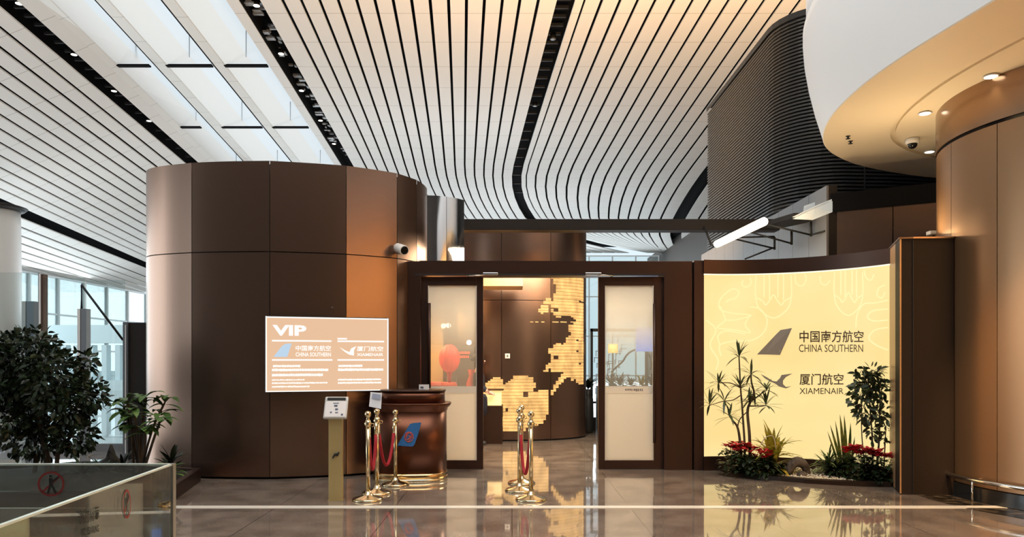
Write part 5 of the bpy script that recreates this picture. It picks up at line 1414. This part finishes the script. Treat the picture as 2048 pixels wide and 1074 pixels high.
MB().box(p0.x, p1.x, 14.2, 14.23, p0.z, p1.z).build('picture', mat('display_blue', (.1, .2, .6), .3, emit=(.10, .22, .75), estr=.8), bl)
MB().box((p0.x + p1.x) / 2 - .03, (p0.x + p1.x) / 2 + .03, 14.24, 14.27, 0, p0.z + .2).build('stand', M_black, bl)
MB().box((p0.x + p1.x) / 2 - .25, (p0.x + p1.x) / 2 + .25, 14.12, 14.35, 0, .03).build('foot', M_black, bl)
tl_ = thing('table_lamp', 'warm yellow shaded lamp on the low cabinet behind the right door', 'lamp', (XP(1226, 14.5), 14.5, ZP(771, 14.6)))
c = Vector((XP(1226, 14.5), 14.5, 0)); MB().lathe([(.10, ZP(706, 14.5)), (.10, ZP(688, 14.5))], c, 16).build('shade', mat('lamp_shade', (.9, .7, .3), .5, emit=(1, .62, .12), estr=1.0), tl_)
MB().lathe([(.08, ZP(771, 14.6)), (.08, ZP(769, 14.6)), (.012, ZP(766, 14.6)), (.012, ZP(706, 14.5))], c, 12).build('base', M_black, tl_)
vz = thing('black_urn', 'tall black urn with a dark plant at the right edge of the map wall', 'urn', (XP(1175, 14.2), 14.9, 0))
c = Vector((XP(1176, 14.9), 14.9, 0)); MB().lathe([(.10, 0), (.12, .1), (.11, .7), (.06, .78), (.09, .9)], c, 16).build('vessel', M_black, vz)
lf = MB(); rr = random.Random(6)
for k in range(26): leaf(lf, c + Vector((0, 0, .9)), (math.cos(k * 2.4), math.sin(k * 2.4), rr.uniform(.3, 2)), .35, .06, .9, 4)
lf.build('foliage', M_ldark, vz, fixn=False)

# ---- attendant standing behind the left door leaf, seen in a sliver
import bmesh
def skin(name, pts, edges, radii, m, parent, sub=2):
    org = world_loc(parent)
    me = bpy.data.meshes.new(name); me.from_pydata([Vector(p) - org for p in pts], edges, []); me.update()
    o = bpy.data.objects.new(name, me); COL.objects.link(o)
    o.modifiers.new('skin', 'SKIN')
    me.skin_vertices.new() if not me.skin_vertices else None
    for i, rr in enumerate(radii):
        v = me.skin_vertices[0].data[i]; v.radius = rr if isinstance(rr, tuple) else (rr, rr); v.use_root = (i == 0)
    s = o.modifiers.new('sub', 'SUBSURF'); s.levels = s.render_levels = sub
    dg = bpy.context.evaluated_depsgraph_get(); me2 = bpy.data.meshes.new_from_object(o.evaluated_get(dg))
    bpy.data.objects.remove(o); bpy.data.meshes.remove(me)
    me2.polygons.foreach_set('use_smooth', [True] * len(me2.polygons)); me2.materials.clear(); me2.materials.append(m)
    o2 = bpy.data.objects.new(name, me2); COL.objects.link(o2); o2.parent = parent
    return o2
PX, PY = XP(957, 12.72), 12.72
pe = thing('person', 'person in dark uniform standing at the counter, mostly behind the left door', 'person', (PX, PY, 0))
M_skin = mat('skin', (.62, .40, .30), .5); M_navy = mat('navy_cloth', (.02, .022, .04), .8); M_hair = mat('black_hair', (.01, .009, .008), .5)
V = lambda x, y, z: Vector((PX + x, PY + y, z))      # facing +x
pts = [V(0, 0, .88), V(0, 0, 1.02), V(.01, 0, 1.18), V(0, 0, 1.30), V(.005, 0, 1.37), V(.015, 0, 1.44), V(.02, 0, 1.50), V(.01, 0, 1.55),
       V(0, -.17, 1.28), V(.02, -.21, 1.06), V(.16, -.17, .94), V(0, .17, 1.28), V(.02, .21, 1.06), V(.16, .17, .94),
       V(0, -.085, .82), V(.015, -.085, .46), V(-.02, -.085, .09), V(0, .085, .82), V(.015, .085, .46), V(-.02, .085, .09), V(.07, -.085, .035), V(.07, .085, .035)]
ed_ = [(0, 1), (1, 2), (2, 3), (3, 4), (4, 5), (5, 6), (6, 7), (3, 8), (8, 9), (9, 10), (3, 11), (11, 12), (12, 13), (0, 14), (14, 15), (15, 16), (0, 17), (17, 18), (18, 19), (16, 20), (19, 21)]
rd = [(.11, .15), (.09, .12), (.10, .135), (.09, .12), .05, .062, .082, .06, .05, .04, .03, .05, .04, .03, .078, .052, .034, .078, .052, .034, .03, .03]
skin('body', pts, ed_, rd, M_skin, pe)
skin('jacket', [V(0, 0, .90), V(0, 0, 1.03), V(.01, 0, 1.18), V(0, 0, 1.31), V(0, -.17, 1.285), V(.02, -.21, 1.06), V(.14, -.175, .955), V(0, .17, 1.285), V(.02, .21, 1.06), V(.14, .175, .955)], [(0, 1), (1, 2), (2, 3), (3, 4), (4, 5), (5, 6), (3, 7), (7, 8), (8, 9)], [(.135, .175), (.105, .14), (.12, .155), (.10, .13), .06, .05, .042, .06, .05, .042], M_navy, pe)
MB().lathe([(.125, .90), (.155, .84), (.16, .70), (.145, .54), (.14, .54), (.10, .88)], V(0, 0, 0), 20).build('skirt', M_navy, pe)
hb = MB(); hb.sphere(V(-.012, 0, 1.535), .098, 16, 10, (1.0, .88, 1.0)); hb.sphere(V(-.10, 0, 1.52), .045, 12, 8); hb.build('hair', M_hair, pe)
for sy in (-1, 1):
    fp = MB(); fp.sphere(V(.045, sy * .085, .045), .05, 12, 8, (2.0, .75, .7)); fp.tube([V(-.045, sy * .085, 0), V(-.045, sy * .085, .05)], .014, 8); fp.build('shoe', M_black, pe)
    ey = MB(); ey.sphere(V(.098, sy * .03, 1.505), .010, 8, 6); ey.build('eye', M_hair, pe)
    hand = V(.16, sy * .17, .94)
    skin('hand', [hand, hand + Vector((.07, 0, -.02))] + [hand + Vector((.07 + .035 * (1 - abs(k - 1.3) * .12), (k - 1.5) * .02, -.035)) for k in range(4)] + [hand + Vector((.07 + .06 * (1 - abs(k - 1.3) * .12), (k - 1.5) * .02, -.06)) for k in range(4)] + [hand + Vector((.03, -sy * .035, -.02)), hand + Vector((.06, -sy * .045, -.035))],
         [(0, 1)] + [(1, 2 + k) for k in range(4)] + [(2 + k, 6 + k) for k in range(4)] + [(0, 10), (10, 11)], [.03, .034] + [.0095] * 4 + [.008] * 4 + [.011, .009], M_skin, pe)
nb = MB(); nb.sphere(V(.108, 0, 1.478), .014, 8, 6, (1, .8, 1.3)); nb.build('nose', M_skin, pe)
mo_ = MB(); mo_.sphere(V(.100, 0, 1.44), .012, 8, 6, (.6, 1.8, .5)); mo_.build('mouth', mat('lips', (.4, .12, .1), .5), pe)
